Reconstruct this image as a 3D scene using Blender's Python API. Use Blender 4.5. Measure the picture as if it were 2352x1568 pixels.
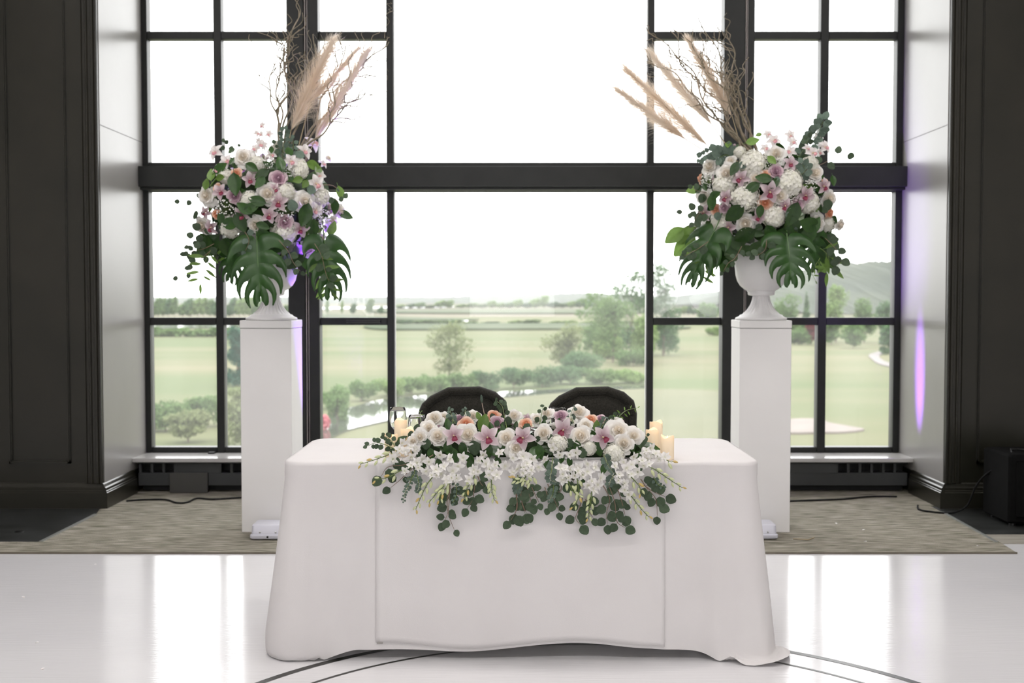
import bpy, math, random
import numpy as np
from mathutils import Vector, Matrix

# ------------------------------------------------------------------ scene, camera, sky, lights
scene = bpy.context.scene
for o in list(bpy.data.objects):
    bpy.data.objects.remove(o, do_unlink=True)
COL = scene.collection
W, H, F, HOR = 2352.0, 1568.0, 2600.0, 685.0
CAMZ = 1.39
PITCH = math.atan((H / 2 - HOR) / F)
cam_d = bpy.data.cameras.new('camera')
cam_d.sensor_width = 36.0
cam_d.lens = 36.0 * F / W
cam_d.clip_end = 6000
cam_d.dof.use_dof = True
cam_d.dof.focus_distance = 4.5
cam_d.dof.aperture_fstop = 3.2
cam = bpy.data.objects.new('camera', cam_d)
COL.objects.link(cam)
cam.location = (0, 0, CAMZ)
cam.rotation_euler = (math.pi / 2 - PITCH, 0, 0)
scene.camera = cam

vs = scene.view_settings
vs.view_transform = 'Standard'
vs.look = 'None'
vs.gamma = 1.0
vs.use_curve_mapping = False
vs.exposure = 0.0
scene.cycles.max_bounces = 7
scene.cycles.diffuse_bounces = 3
scene.cycles.glossy_bounces = 3
scene.cycles.adaptive_threshold = 0.03
scene.cycles.transmission_bounces = 8
scene.cycles.transparent_max_bounces = 16
scene.cycles.volume_bounces = 0
scene.cycles.sample_clamp_indirect = 8.0
scene.cycles.caustics_reflective = False
scene.cycles.caustics_refractive = False

world = bpy.data.worlds.new('overcast_sky')
scene.world = world
world.use_nodes = True
nt = world.node_tree
nt.nodes.clear()
wo = nt.nodes.new('ShaderNodeOutputWorld')
wb = nt.nodes.new('ShaderNodeBackground')
tc = nt.nodes.new('ShaderNodeTexCoord')
mp = nt.nodes.new('ShaderNodeMapping')
mp.inputs['Scale'].default_value = (2.0, 2.0, 7.0)
nz = nt.nodes.new('ShaderNodeTexNoise')
nz.inputs['Scale'].default_value = 1.6
nz.inputs['Detail'].default_value = 4
cr = nt.nodes.new('ShaderNodeValToRGB')
cr.color_ramp.elements[0].position = 0.30
cr.color_ramp.elements[0].color = (0.86, 0.86, 0.89, 1)
cr.color_ramp.elements[1].position = 0.65
cr.color_ramp.elements[1].color = (1.0, 0.985, 0.97, 1)
SKY = 5.6
wb.inputs['Strength'].default_value = SKY
L = nt.links
L.new(tc.outputs['Generated'], mp.inputs['Vector'])
L.new(mp.outputs['Vector'], nz.inputs['Vector'])
L.new(nz.outputs['Fac'], cr.inputs['Fac'])
L.new(cr.outputs['Color'], wb.inputs['Color'])
L.new(wb.outputs['Background'], wo.inputs['Surface'])


def area_light(name, loc, target, sx, sy, watts, color=(1, 1, 1)):
    d = bpy.data.lights.new(name, 'AREA')
    d.shape = 'RECTANGLE'
    d.size, d.size_y, d.energy, d.color = sx, sy, watts, color
    o = bpy.data.objects.new(name, d)
    COL.objects.link(o)
    o.location = loc
    o.rotation_euler = (Vector(target) - Vector(loc)).to_track_quat('-Z', 'Y').to_euler()
    return o


# fill light from three unseen windows added in the wall behind the photographer
BACKY = -4.6
FILLWIN = [-3.4, 0.0, 3.4]
for bx_ in FILLWIN:
    area_light('added_rear_fill', (bx_, BACKY + 0.06, 2.55), (bx_, 5, 2.55), 1.5, 2.9, 12, (1.0, 0.965, 0.955))


def spot(name, loc, target, watts, color, deg, blend, size=0.03, sx=1.0, sy=1.0):
    d = bpy.data.lights.new(name, 'SPOT')
    d.energy, d.color = watts, color
    d.spot_size, d.spot_blend, d.shadow_soft_size = math.radians(deg), blend, size
    o = bpy.data.objects.new(name, d)
    COL.objects.link(o)
    o.location = loc
    o.rotation_euler = (Vector(target) - Vector(loc)).to_track_quat('-Z', 'Y').to_euler()
    o.scale = (sx, sy, 1)
    return o


# ------------------------------------------------------------------ helpers
R = random.Random(7)
NPR = np.random.RandomState(11)
CP, SP = math.cos(PITCH), math.sin(PITCH)


def ray(px, py):
    dx, dy = (px - W / 2) / F, (H / 2 - py) / F
    return Vector((dx, CP + dy * SP, -SP + dy * CP))


def at(px, py, Y):
    d = ray(px, py)
    return Vector((0, 0, CAMZ)) + d * (Y / d.y)


def on_z(px, py, z):
    d = ray(px, py)
    return Vector((0, 0, CAMZ)) + d * ((z - CAMZ) / d.z)


class MB:
    def __init__(self):
        self.v, self.f, self.m = [], [], []

    def add(self, verts, faces, mi=0):
        b = len(self.v)
        self.v.extend([tuple(p) for p in verts])
        self.f.extend([tuple(i + b for i in f) for f in faces])
        self.m.extend([mi] * len(faces))
        return self

    def grid(self, rows, closed=False, mi=0):
        n, m = len(rows), len(rows[0])
        vs_ = [p for r in rows for p in r]
        fs = []
        for i in range(n - 1):
            for j in range(m if closed else m - 1):
                k = (j + 1) % m
                fs.append((i * m + j, i * m + k, (i + 1) * m + k, (i + 1) * m + j))
        return self.add(vs_, fs, mi)

    def box(self, x0, x1, y0, y1, z0, z1, mi=0):
        v = [(x0, y0, z0), (x1, y0, z0), (x1, y1, z0), (x0, y1, z0), (x0, y0, z1), (x1, y0, z1), (x1, y1, z1), (x0, y1, z1)]
        f = [(0, 3, 2, 1), (4, 5, 6, 7), (0, 1, 5, 4), (1, 2, 6, 5), (2, 3, 7, 6), (3, 0, 4, 7)]
        return self.add(v, f, mi)

    def cbox(self, x0, x1, y0, y1, z0, z1, c=0.004, mi=0):
        # box with chamfered edges (bevel as an 3-ring loft in z)
        def ring(i, z):
            a, b, d, e = x0 + i, x1 - i, y0 + i, y1 - i
            return [(a + c, d, z), (b - c, d, z), (b, d + c, z), (b, e - c, z), (b - c, e, z), (a + c, e, z), (a, e - c, z), (a, d + c, z)]
        rows = [ring(c, z0), ring(0, z0 + c), ring(0, z1 - c), ring(c, z1)]
        self.grid(rows, True, mi)
        b = len(self.v)
        self.add(rows[0], [tuple(range(7, -1, -1))], mi)
        self.add(rows[-1], [tuple(range(8))], mi)
        return self

    def tube(self, path, rad, n=6, mi=0, cap=True):
        path = [Vector(p) for p in path]
        if not hasattr(rad, '__len__'):
            rad = [rad] * len(path)
        rows = []
        up = Vector((0.13, 0.31, 0.94)).normalized()
        for i, p in enumerate(path):
            t = (path[min(i + 1, len(path) - 1)] - path[max(i - 1, 0)])
            if t.length < 1e-9:
                t = Vector((0, 0, 1))
            t.normalize()
            a = t.cross(up)
            if a.length < 1e-4:
                a = t.cross(Vector((1, 0, 0)))
            a.normalize()
            up = a.cross(t)
            b = up
            rows.append([p + (a * math.cos(2 * math.pi * k / n) + b * math.sin(2 * math.pi * k / n)) * rad[i] for k in range(n)])
        self.grid(rows, True, mi)
        if cap:
            self.add(rows[0], [tuple(range(n))], mi)
            self.add(rows[-1], [tuple(range(n - 1, -1, -1))], mi)
        return self

    def lathe(self, prof, n=32, mi=0, c=(0, 0, 0), flute=None):
        rows = []
        for j, (r, z) in enumerate(prof):
            fr = flute(j) if flute else 0
            rows.append([(c[0] + (r * (1 - fr * (0.5 + 0.5 * math.cos(2 * math.pi * k / 4)))) * math.cos(2 * math.pi * k / n),
                          c[1] + (r * (1 - fr * (0.5 + 0.5 * math.cos(2 * math.pi * k / 4)))) * math.sin(2 * math.pi * k / n), c[2] + z) for k in range(n)])
        return self.grid(rows, True, mi)

    def prism(self, poly, axis, a0, a1, mi=0):
        # poly: 2-D points, extruded along axis ('x': poly=(y,z), 'y': poly=(x,z), 'z': poly=(x,y))
        def p3(p, a):
            return {'x': (a, p[0], p[1]), 'y': (p[0], a, p[1]), 'z': (p[0], p[1], a)}[axis]
        n = len(poly)
        v = [p3(p, a0) for p in poly] + [p3(p, a1) for p in poly]
        f = [(i, (i + 1) % n, n + (i + 1) % n, n + i) for i in range(n)] + [tuple(range(n - 1, -1, -1)), tuple(range(n, 2 * n))]
        return self.add(v, f, mi)

    def mesh(self, name, mats=None, smooth=False):
        me = bpy.data.meshes.new(name)
        me.from_pydata(self.v, [], self.f)
        if mats is not None:
            for m in (mats if isinstance(mats, (list, tuple)) else [mats]):
                me.materials.append(m)
            if any(self.m):
                me.polygons.foreach_set('material_index', self.m)
        if smooth:
            me.polygons.foreach_set('use_smooth', [True] * len(me.polygons))
            if smooth != 'all':
                try:
                    me.set_sharp_from_angle(angle=math.radians(38))
                except Exception:
                    pass
        me.update()
        return me

    def obj(self, name, mats=None, parent=None, smooth=False, mat=None):
        return inst(self.mesh(name, mats, smooth), name, parent, mat)


def inst(me, name, parent=None, mat=None):
    o = bpy.data.objects.new(name, me)
    COL.objects.link(o)
    if parent is not None:
        o.parent = parent
    if mat is not None:
        o.matrix_local = mat
    return o


def tag(o, label=None, cat=None, group=None, kind=None):
    if label: o['label'] = label
    if cat: o['category'] = cat
    if group: o['group'] = group
    if kind: o['kind'] = kind
    return o


def empty(name, loc=(0, 0, 0), rz=0.0):
    o = bpy.data.objects.new(name, None)
    o.empty_display_size = 0.1
    COL.objects.link(o)
    o.location = loc
    o.rotation_euler = (0, 0, rz)
    return o


def frame(p, z, yref=Vector((0, 0, 1)), s=1.0, roll=0.0):
    z = Vector(z).normalized()
    x = Vector(yref).cross(z)
    if x.length < 1e-4:
        x = Vector((1, 0, 0)).cross(z)
    x.normalize()
    y = z.cross(x)
    if roll:
        c, q = math.cos(roll), math.sin(roll)
        x, y = x * c + y * q, y * c - x * q
    sx, sy, sz = s if hasattr(s, '__len__') else (s, s, s)
    p = Vector(p)
    return Matrix(((x.x * sx, y.x * sy, z.x * sz, p.x), (x.y * sx, y.y * sy, z.y * sz, p.y), (x.z * sx, y.z * sy, z.z * sz, p.z), (0, 0, 0, 1)))


def frame_y(p, ydir, znear, s=1.0):
    # local +Y along ydir, +Z close to znear
    y = Vector(ydir).normalized()
    x = y.cross(Vector(znear))
    if x.length < 1e-4:
        x = y.cross(Vector((0.3, 0.2, 0.9)))
    x.normalize()
    z = x.cross(y)
    sx, sy, sz = s if hasattr(s, '__len__') else (s, s, s)
    p = Vector(p)
    return Matrix(((x.x * sx, y.x * sy, z.x * sz, p.x), (x.y * sx, y.y * sy, z.y * sz, p.y), (x.z * sx, y.z * sy, z.z * sz, p.z), (0, 0, 0, 1)))


# ------------------------------------------------------------------ materials
def new_mat(name):
    m = bpy.data.materials.new(name)
    m.use_nodes = True
    m.node_tree.nodes.clear()
    return m, m.node_tree.nodes, m.node_tree.links


def pmat(name, col, rough=0.5, col2=None, scale=(5, 5, 5), detail=4, lo=0.35, hi=0.65, bump=0.0, bscale=None, metal=0.0,
         spec=0.5, trans=0.0, emit=None, coat=0.0, sheen=0.0, coord='Object', radial=None, objvar=0.0):
    m, N, K = new_mat(name)
    out = N.new('ShaderNodeOutputMaterial')
    b = N.new('ShaderNodeBsdfPrincipled')
    b.inputs['Base Color'].default_value = (*col, 1)
    b.inputs['Roughness'].default_value = rough
    b.inputs['Metallic'].default_value = metal
    b.inputs['Specular IOR Level'].default_value = spec
    b.inputs['Coat Weight'].default_value = coat
    b.inputs['Sheen Weight'].default_value = sheen
    src = None
    t = N.new('ShaderNodeTexCoord')
    if col2 is not None and radial is None:
        mpn = N.new('ShaderNodeMapping')
        mpn.inputs['Scale'].default_value = scale
        nn = N.new('ShaderNodeTexNoise')
        nn.inputs['Scale'].default_value = 1.0
        nn.inputs['Detail'].default_value = detail
        rp = N.new('ShaderNodeValToRGB')
        rp.color_ramp.elements[0].position, rp.color_ramp.elements[0].color = lo, (*col, 1)
        rp.color_ramp.elements[1].position, rp.color_ramp.elements[1].color = hi, (*col2, 1)
        K.new(t.outputs[coord], mpn.inputs['Vector'])
        K.new(mpn.outputs['Vector'], nn.inputs['Vector'])
        K.new(nn.outputs['Fac'], rp.inputs['Fac'])
        src = rp.outputs['Color']
    if radial is not None:
        ln = N.new('ShaderNodeVectorMath')
        ln.operation = 'LENGTH'
        rp = N.new('ShaderNodeValToRGB')
        while len(rp.color_ramp.elements) < len(radial):
            rp.color_ramp.elements.new(0.5)
        for e, (p, c) in zip(rp.color_ramp.elements, radial):
            e.position, e.color = p, (*c, 1)
        K.new(t.outputs['Object'], ln.inputs[0])
        K.new(ln.outputs['Value'], rp.inputs['Fac'])
        src = rp.outputs['Color']
    if objvar and src is None:
        rgb = N.new('ShaderNodeRGB')
        rgb.outputs[0].default_value = (*col, 1)
        src = rgb.outputs[0]
    if objvar:
        oi = N.new('ShaderNodeObjectInfo')
        mr = N.new('ShaderNodeMapRange')
        mr.inputs['To Min'].default_value = 1 - objvar
        mr.inputs['To Max'].default_value = 1 + objvar
        hs = N.new('ShaderNodeHueSaturation')
        K.new(oi.outputs['Random'], mr.inputs['Value'])
        K.new(mr.outputs['Result'], hs.inputs['Value'])
        K.new(src, hs.inputs['Color'])
        src = hs.outputs['Color']
    if src is not None:
        K.new(src, b.inputs['Base Color'])
    if bump:
        mpb = N.new('ShaderNodeMapping')
        mpb.inputs['Scale'].default_value = bscale or scale
        nb = N.new('ShaderNodeTexNoise')
        nb.inputs['Scale'].default_value = 1.0
        nb.inputs['Detail'].default_value = 3
        bp = N.new('ShaderNodeBump')
        bp.inputs['Strength'].default_value = 1.0
        bp.inputs['Distance'].default_value = bump
        K.new(t.outputs[coord], mpb.inputs['Vector'])
        K.new(mpb.outputs['Vector'], nb.inputs['Vector'])
        K.new(nb.outputs['Fac'], bp.inputs['Height'])
        K.new(bp.outputs['Normal'], b.inputs['Normal'])
    if emit:
        b.inputs['Emission Color'].default_value = (*emit[0], 1)
        b.inputs['Emission Strength'].default_value = emit[1]
    sh = b.outputs['BSDF']
    if trans:
        tr = N.new('ShaderNodeBsdfTranslucent')
        tr.inputs['Color'].default_value = (*col, 1)
        if src is not None:
            K.new(src, tr.inputs['Color'])
        mx = N.new('ShaderNodeMixShader')
        mx.inputs['Fac'].default_value = trans
        K.new(sh, mx.inputs[1])
        K.new(tr.outputs['BSDF'], mx.inputs[2])
        sh = mx.outputs['Shader']
    K.new(sh, out.inputs['Surface'])
    return m


M = {}
M['dark_paint'] = pmat('dark_taupe_paint', (0.014, 0.0135, 0.009), 0.28, (0.019, 0.0175, 0.012), (3, 3, 3), spec=0.6)
M['reveal'] = pmat('reveal_satin_paint', (0.25, 0.24, 0.228), 0.30, (0.27, 0.26, 0.25), (2, 2, 2), spec=0.45)
M['frame'] = pmat('window_frame_paint', (0.008, 0.009, 0.008), 0.45, (0.012, 0.013, 0.012), (6, 6, 6), spec=0.35)
M['strip'] = pmat('aluminium_strip', (0.35, 0.31, 0.30), 0.35, metal=0.7)
M['sill'] = pmat('sill_paint', (0.42, 0.41, 0.40), 0.16, (0.48, 0.47, 0.46), (4, 4, 4), spec=0.7)
M['heater'] = pmat('heater_enamel', (0.022, 0.024, 0.024), 0.4, (0.030, 0.032, 0.033), (3, 3, 3))
M['heater_dark'] = pmat('heater_inside', (0.008, 0.008, 0.008), 0.7)
M['ceiling'] = pmat('ceiling_paint', (0.72, 0.70, 0.67), 0.8, (0.78, 0.76, 0.73), (2, 2, 2))
M['room_paint'] = pmat('room_wall_paint', (0.40, 0.38, 0.36), 0.6, (0.45, 0.43, 0.41), (2, 2, 2))
M['white_floor'] = pmat('white_vinyl_floor', (0.65, 0.64, 0.655), 0.13, (0.70, 0.69, 0.70), (0.6, 0.9, 1), detail=3,
                        bump=0.0008, bscale=(6, 85, 1), spec=0.5)
M['black_line'] = pmat('black_vinyl_line', (0.02, 0.02, 0.016), 0.35)
M['carpet'] = pmat('streaked_carpet', (0.13, 0.125, 0.09), 0.95, (0.40, 0.365, 0.31), (7.0, 62, 6), detail=8, lo=0.36, hi=0.66,
                   bump=0.006, bscale=(140, 180, 50), spec=0.1)
M['dark_floor'] = pmat('dark_slate_floor', (0.014, 0.015, 0.014), 0.34, (0.034, 0.036, 0.036), (3, 9, 3), detail=6)
M['beige_floor'] = pmat('beige_strip_floor', (0.22, 0.20, 0.17), 0.7, (0.30, 0.28, 0.24), (4, 30, 3))
M['metal_trim'] = pmat('floor_metal_trim', (0.42, 0.43, 0.41), 0.35, metal=0.6)
M['white_paint'] = pmat('white_pedestal_paint', (0.70, 0.685, 0.675), 0.55, (0.735, 0.72, 0.71), (2, 2, 2))
M['urn'] = pmat('white_urn_plaster', (0.74, 0.725, 0.725), 0.55, (0.80, 0.785, 0.785), (6, 6, 6), bump=0.0004, bscale=(60, 60, 60))
M['cloth'] = pmat('white_tablecloth', (0.745, 0.715, 0.712), 0.85, (0.775, 0.748, 0.745), (3, 3, 3), bump=0.0004, bscale=(300, 300, 300), spec=0.2, trans=0.10)
M['table_top'] = pmat('table_laminate', (0.35, 0.30, 0.25), 0.5, (0.42, 0.36, 0.3), (2, 20, 2))
M['black_metal'] = pmat('black_metal', (0.012, 0.012, 0.012), 0.4, metal=0.3)
M['chair_fabric'] = pmat('charcoal_fabric', (0.014, 0.013, 0.010), 0.95, (0.028, 0.026, 0.021), (160, 160, 160), detail=2, bump=0.0008, bscale=(400, 400, 400), sheen=0.1, spec=0.2)
M['cable'] = pmat('black_cable', (0.006, 0.006, 0.006), 0.7, spec=0.15)
M['light_box'] = pmat('uplight_casing', (0.62, 0.62, 0.70), 0.35, (0.66, 0.66, 0.74), (4, 4, 4))
M['lens'] = pmat('uplight_lens', (0.2, 0.1, 0.5), 0.1, emit=((0.35, 0.08, 1.0), 6.0))
M['screw'] = pmat('screw_metal', (0.5, 0.5, 0.5), 0.3, metal=0.9)
M['wax'] = pmat('ivory_wax', (0.86, 0.77, 0.62), 0.5, (0.88, 0.80, 0.67), (8, 8, 8), trans=0.25, emit=((1.0, 0.74, 0.42), 0.12))
M['wax_glow'] = pmat('glowing_candle_well', (0.9, 0.7, 0.45), 0.5, emit=((1.0, 0.62, 0.25), 1.1))
M['fill_diffuser'] = pmat('added_light_diffuser', (0.8, 0.8, 0.78), 0.5, emit=((1.0, 0.96, 0.92), 3.0))  # glowing face of the added ceiling panels
M['wick'] = pmat('candle_flame_tip', (0.9, 0.6, 0.3), 0.5, emit=((1.0, 0.6, 0.2), 4.0))
# flowers
M['rose_white'] = pmat('white_rose_petal', (0.80, 0.76, 0.69), 0.6, radial=[(0.0, (0.88, 0.79, 0.66)), (0.35, (0.90, 0.85, 0.77)), (0.8, (0.90, 0.88, 0.85))], trans=0.38, objvar=0.05)
M['rose_white_heart'] = pmat('white_rose_heart', (0.80, 0.74, 0.64), 0.6, radial=[(0.0, (0.88, 0.78, 0.63)), (0.35, (0.90, 0.83, 0.72)), (0.7, (0.92, 0.88, 0.83))], trans=0.4, objvar=0.05)
M['rose_peach'] = pmat('peach_rose_petal', (0.85, 0.5, 0.33), 0.6, radial=[(0.0, (0.82, 0.36, 0.19)), (0.5, (0.86, 0.50, 0.34)), (0.9, (0.86, 0.62, 0.50))], trans=0.25, objvar=0.06)
M['rose_peach_heart'] = pmat('peach_rose_heart', (0.85, 0.42, 0.24), 0.6, radial=[(0.0, (0.80, 0.30, 0.15)), (0.35, (0.86, 0.42, 0.25)), (0.75, (0.88, 0.56, 0.42))], trans=0.2)
M['rose_mauve'] = pmat('mauve_rose_petal', (0.66, 0.5, 0.56), 0.6, radial=[(0.0, (0.45, 0.24, 0.33)), (0.5, (0.62, 0.42, 0.50)), (0.9, (0.74, 0.60, 0.63))], trans=0.25, objvar=0.06)
M['rose_mauve_heart'] = pmat('mauve_rose_heart', (0.55, 0.36, 0.45), 0.6, radial=[(0.0, (0.44, 0.22, 0.32)), (0.35, (0.57, 0.37, 0.46)), (0.75, (0.70, 0.53, 0.59))], trans=0.2)
M['cym_pink'] = pmat('pink_orchid_tepal', (0.6, 0.4, 0.45), 0.5, radial=[(0.0, (0.40, 0.17, 0.23)), (0.35, (0.53, 0.38, 0.42)), (0.9, (0.68, 0.59, 0.61))], trans=0.3, objvar=0.10)
M['cym_pale'] = pmat('pale_orchid_tepal', (0.8, 0.7, 0.7), 0.5, radial=[(0.0, (0.74, 0.56, 0.55)), (0.30, (0.82, 0.76, 0.74)), (0.9, (0.86, 0.83, 0.82))], trans=0.3, objvar=0.04)
M['cym_lip'] = pmat('orchid_lip', (0.35, 0.03, 0.06), 0.45, radial=[(0.0, (0.75, 0.55, 0.12)), (0.20, (0.50, 0.16, 0.14)), (0.30, (0.17, 0.010, 0.028)), (0.62, (0.30, 0.04, 0.09))], trans=0.15)
M['cym_lip_pale'] = pmat('pale_orchid_lip', (0.6, 0.3, 0.3), 0.45, radial=[(0.0, (0.75, 0.6, 0.2)), (0.25, (0.78, 0.5, 0.42)), (0.6, (0.70, 0.33, 0.38)), (0.9, (0.8, 0.6, 0.6))], trans=0.15)
M['column'] = pmat('orchid_column', (0.78, 0.68, 0.40), 0.4)
M['dend'] = pmat('white_dendrobium', (0.82, 0.8, 0.78), 0.55, radial=[(0.0, (0.70, 0.72, 0.45)), (0.25, (0.82, 0.80, 0.74)), (0.8, (0.88, 0.86, 0.85))], trans=0.32, objvar=0.04)
M['bud'] = pmat('green_orchid_bud', (0.56, 0.63, 0.28), 0.5, (0.78, 0.80, 0.56), (60, 60, 60), trans=0.2)
M['bud_gold'] = pmat('golden_orchid_bud', (0.70, 0.47, 0.16), 0.5, (0.62, 0.52, 0.2), (50, 50, 50), trans=0.2)
M['hyd'] = pmat('hydrangea_petal', (0.80, 0.79, 0.67), 0.65, (0.89, 0.875, 0.82), (3, 3, 3), lo=0.3, hi=0.6, trans=0.3)
M['gyp'] = pmat('babys_breath_bloom', (0.84, 0.83, 0.80), 0.7)
M['stem'] = pmat('green_stem', (0.10, 0.16, 0.035), 0.5, (0.16, 0.22, 0.06), (30, 30, 30))
M['stem_red'] = pmat('reddish_stem', (0.17, 0.10, 0.07), 0.5, (0.22, 0.15, 0.10), (40, 40, 40))
M['leaf'] = pmat('dark_green_leaf', (0.020, 0.055, 0.013), 0.33, (0.045, 0.105, 0.022), (2, 2, 2), trans=0.18, objvar=0.3, spec=0.45)
M['leaf_light'] = pmat('light_green_leaf', (0.12, 0.22, 0.035), 0.4, (0.18, 0.30, 0.07), (2, 2, 2), trans=0.35, objvar=0.2)
M['monstera'] = pmat('monstera_leaf', (0.016, 0.054, 0.009), 0.42, (0.028, 0.084, 0.014), (2.5, 2.5, 2.5), trans=0.18, spec=0.5)
M['monstera_rib'] = pmat('monstera_rib', (0.06, 0.13, 0.03), 0.4)
M['euc'] = pmat('eucalyptus_leaf', (0.042, 0.066, 0.036), 0.6, (0.070, 0.105, 0.060), (2, 2, 2), trans=0.15, objvar=0.25, spec=0.3)
M['euc_blue'] = pmat('blue_eucalyptus_leaf', (0.085, 0.125, 0.095), 0.6, (0.13, 0.18, 0.14), (2, 2, 2), trans=0.18, objvar=0.25, spec=0.3)
M['pampas'] = pmat('pampas_plume', (0.90, 0.79, 0.67), 0.8, (0.94, 0.87, 0.79), (4, 4, 4), trans=0.6, spec=0.1)
M['pampas_stem'] = pmat('pampas_stem', (0.40, 0.32, 0.20), 0.7)
M['willow'] = pmat('curly_willow_bark', (0.15, 0.13, 0.085), 0.7, (0.30, 0.245, 0.18), (30, 30, 30))
M['foam'] = pmat('green_floral_foam', (0.02, 0.04, 0.012), 0.9, (0.03, 0.055, 0.02), (20, 20, 20))
# outdoors
M['lawn'] = pmat('fairway_grass', (0.072, 0.090, 0.040), 0.95, (0.118, 0.112, 0.066), (0.012, 0.06, 0.05), detail=6, lo=0.35, hi=0.68, spec=0.1)
M['green'] = pmat('putting_green_grass', (0.088, 0.094, 0.056), 0.95, (0.108, 0.108, 0.066), (0.03, 0.08, 0.05), spec=0.1)
M['meadow'] = pmat('dry_meadow', (0.120, 0.108, 0.078), 0.95, (0.080, 0.086, 0.052), (0.004, 0.012, 0.02), detail=6, spec=0.1)
M['reeds'] = pmat('green_marsh', (0.042, 0.058, 0.030), 0.95, (0.066, 0.078, 0.044), (0.02, 0.04, 0.05), detail=5, spec=0.1)
M['water'] = pmat('pond_water', (0.05, 0.055, 0.045), 0.06, (0.06, 0.065, 0.055), (0.1, 0.1, 0.1), bump=0.002, bscale=(0.6, 0.9, 1), spec=0.6)
M['sand'] = pmat('bunker_sand', (0.125, 0.105, 0.092), 0.95, (0.145, 0.122, 0.108), (0.5, 0.5, 0.5))
M['hill'] = pmat('forested_hill', (0.020, 0.030, 0.018), 0.95, (0.032, 0.042, 0.024), (0.02, 0.02, 0.03), detail=6)
M['path'] = pmat('cart_path', (0.12, 0.108, 0.102), 0.9, (0.135, 0.122, 0.115), (0.3, 0.3, 0.3))
M['bark'] = pmat('tree_bark', (0.07, 0.055, 0.04), 0.9, (0.11, 0.09, 0.065), (2, 2, 2))
for nm, a, b in (('fol_mid', (0.079, 0.140, 0.049), (0.132, 0.195, 0.079)), ('fol_dark', (0.052, 0.106, 0.046), (0.090, 0.148, 0.068)),
                 ('fol_olive', (0.124, 0.153, 0.068), (0.177, 0.204, 0.098)), ('fol_light', (0.134, 0.207, 0.068), (0.177, 0.246, 0.095)),
                 ('fol_conifer', (0.031, 0.084, 0.060), (0.059, 0.122, 0.086)), ('fol_red', (0.147, 0.048, 0.053), (0.207, 0.077, 0.076)),
                 ('fol_pink', (0.484, 0.148, 0.190), (0.622, 0.253, 0.265))):
    M[nm] = pmat(nm + 'iage', a, 0.8, b, (0.5, 0.5, 0.5), trans=0.3, spec=0.15, objvar=0.08)


def glass_pane_mat():
    # thin window glass: clear, mirror-like at grazing angles, with a film of dust and dried drops that scatters daylight
    m, N, K = new_mat('dusty_window_glass')
    out = N.new('ShaderNodeOutputMaterial')
    tr = N.new('ShaderNodeBsdfTransparent')
    tr.inputs['Color'].default_value = (0.97, 0.985, 0.975, 1)
    gl = N.new('ShaderNodeBsdfGlossy')
    gl.inputs['Roughness'].default_value = 0.0
    fr = N.new('ShaderNodeFresnel')
    fr.inputs['IOR'].default_value = 1.45
    mx = N.new('ShaderNodeMixShader')
    K.new(fr.outputs['Fac'], mx.inputs['Fac'])
    K.new(tr.outputs['BSDF'], mx.inputs[1])
    K.new(gl.outputs['BSDF'], mx.inputs[2])
    df = N.new('ShaderNodeBsdfTranslucent')
    df.inputs['Color'].default_value = (0.95, 0.95, 0.93, 1)
    t = N.new('ShaderNodeTexCoord')
    n1 = N.new('ShaderNodeTexNoise')
    n1.inputs['Scale'].default_value = 2.2
    n1.inputs['Detail'].default_value = 1
    r1 = N.new('ShaderNodeMapRange')
    r1.inputs['From Min'].default_value = 0.3
    r1.inputs['From Max'].default_value = 0.75
    r1.inputs['To Min'].default_value = DUST * 0.75
    r1.inputs['To Max'].default_value = DUST * 1.35
    K.new(t.outputs['Object'], n1.inputs['Vector'])
    K.new(n1.outputs['Fac'], r1.inputs['Value'])
    m2 = N.new('ShaderNodeMixShader')
    K.new(r1.outputs['Result'], m2.inputs['Fac'])
    K.new(mx.outputs['Shader'], m2.inputs[1])
    K.new(df.outputs['BSDF'], m2.inputs[2])
    K.new(m2.outputs['Shader'], out.inputs['Surface'])
    return m


DUST = 0.058
M['pane'] = glass_pane_mat()


def glass_mat():
    m, N, K = new_mat('drinking_glass')
    out = N.new('ShaderNodeOutputMaterial')
    g = N.new('ShaderNodeBsdfGlass')
    g.inputs['IOR'].default_value = 1.45
    g.inputs['Roughness'].default_value = 0.0
    K.new(g.outputs['BSDF'], out.inputs['Surface'])
    return m


M['glass'] = glass_mat()

# ------------------------------------------------------------------ the room
ROOMX, WALLY, WINY, CEIL = 6.2, 7.45, 8.35, 5.0
XL, XR = -2.70, 2.855
GLZ0 = at(1176, 1037, WINY).z      # bottom of window frame
WTOP = 4.32


def struct(o):
    o['kind'] = 'structure'
    return o


# floors
CARY = 6.125
fl = MB().box(-ROOMX, ROOMX, BACKY, CARY, -0.12, 0.0).box(-ROOMX, ROOMX, CARY, 8.5, -0.12, -0.008).obj('floor', M['white_floor'])
struct(fl)


def floor_poly(name, pts, z0, z1, mat, parent=None):
    o = MB().prism([(p[0], p[1]) for p in pts], 'z', z0, z1).obj(name, mat, parent)
    return o


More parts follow.
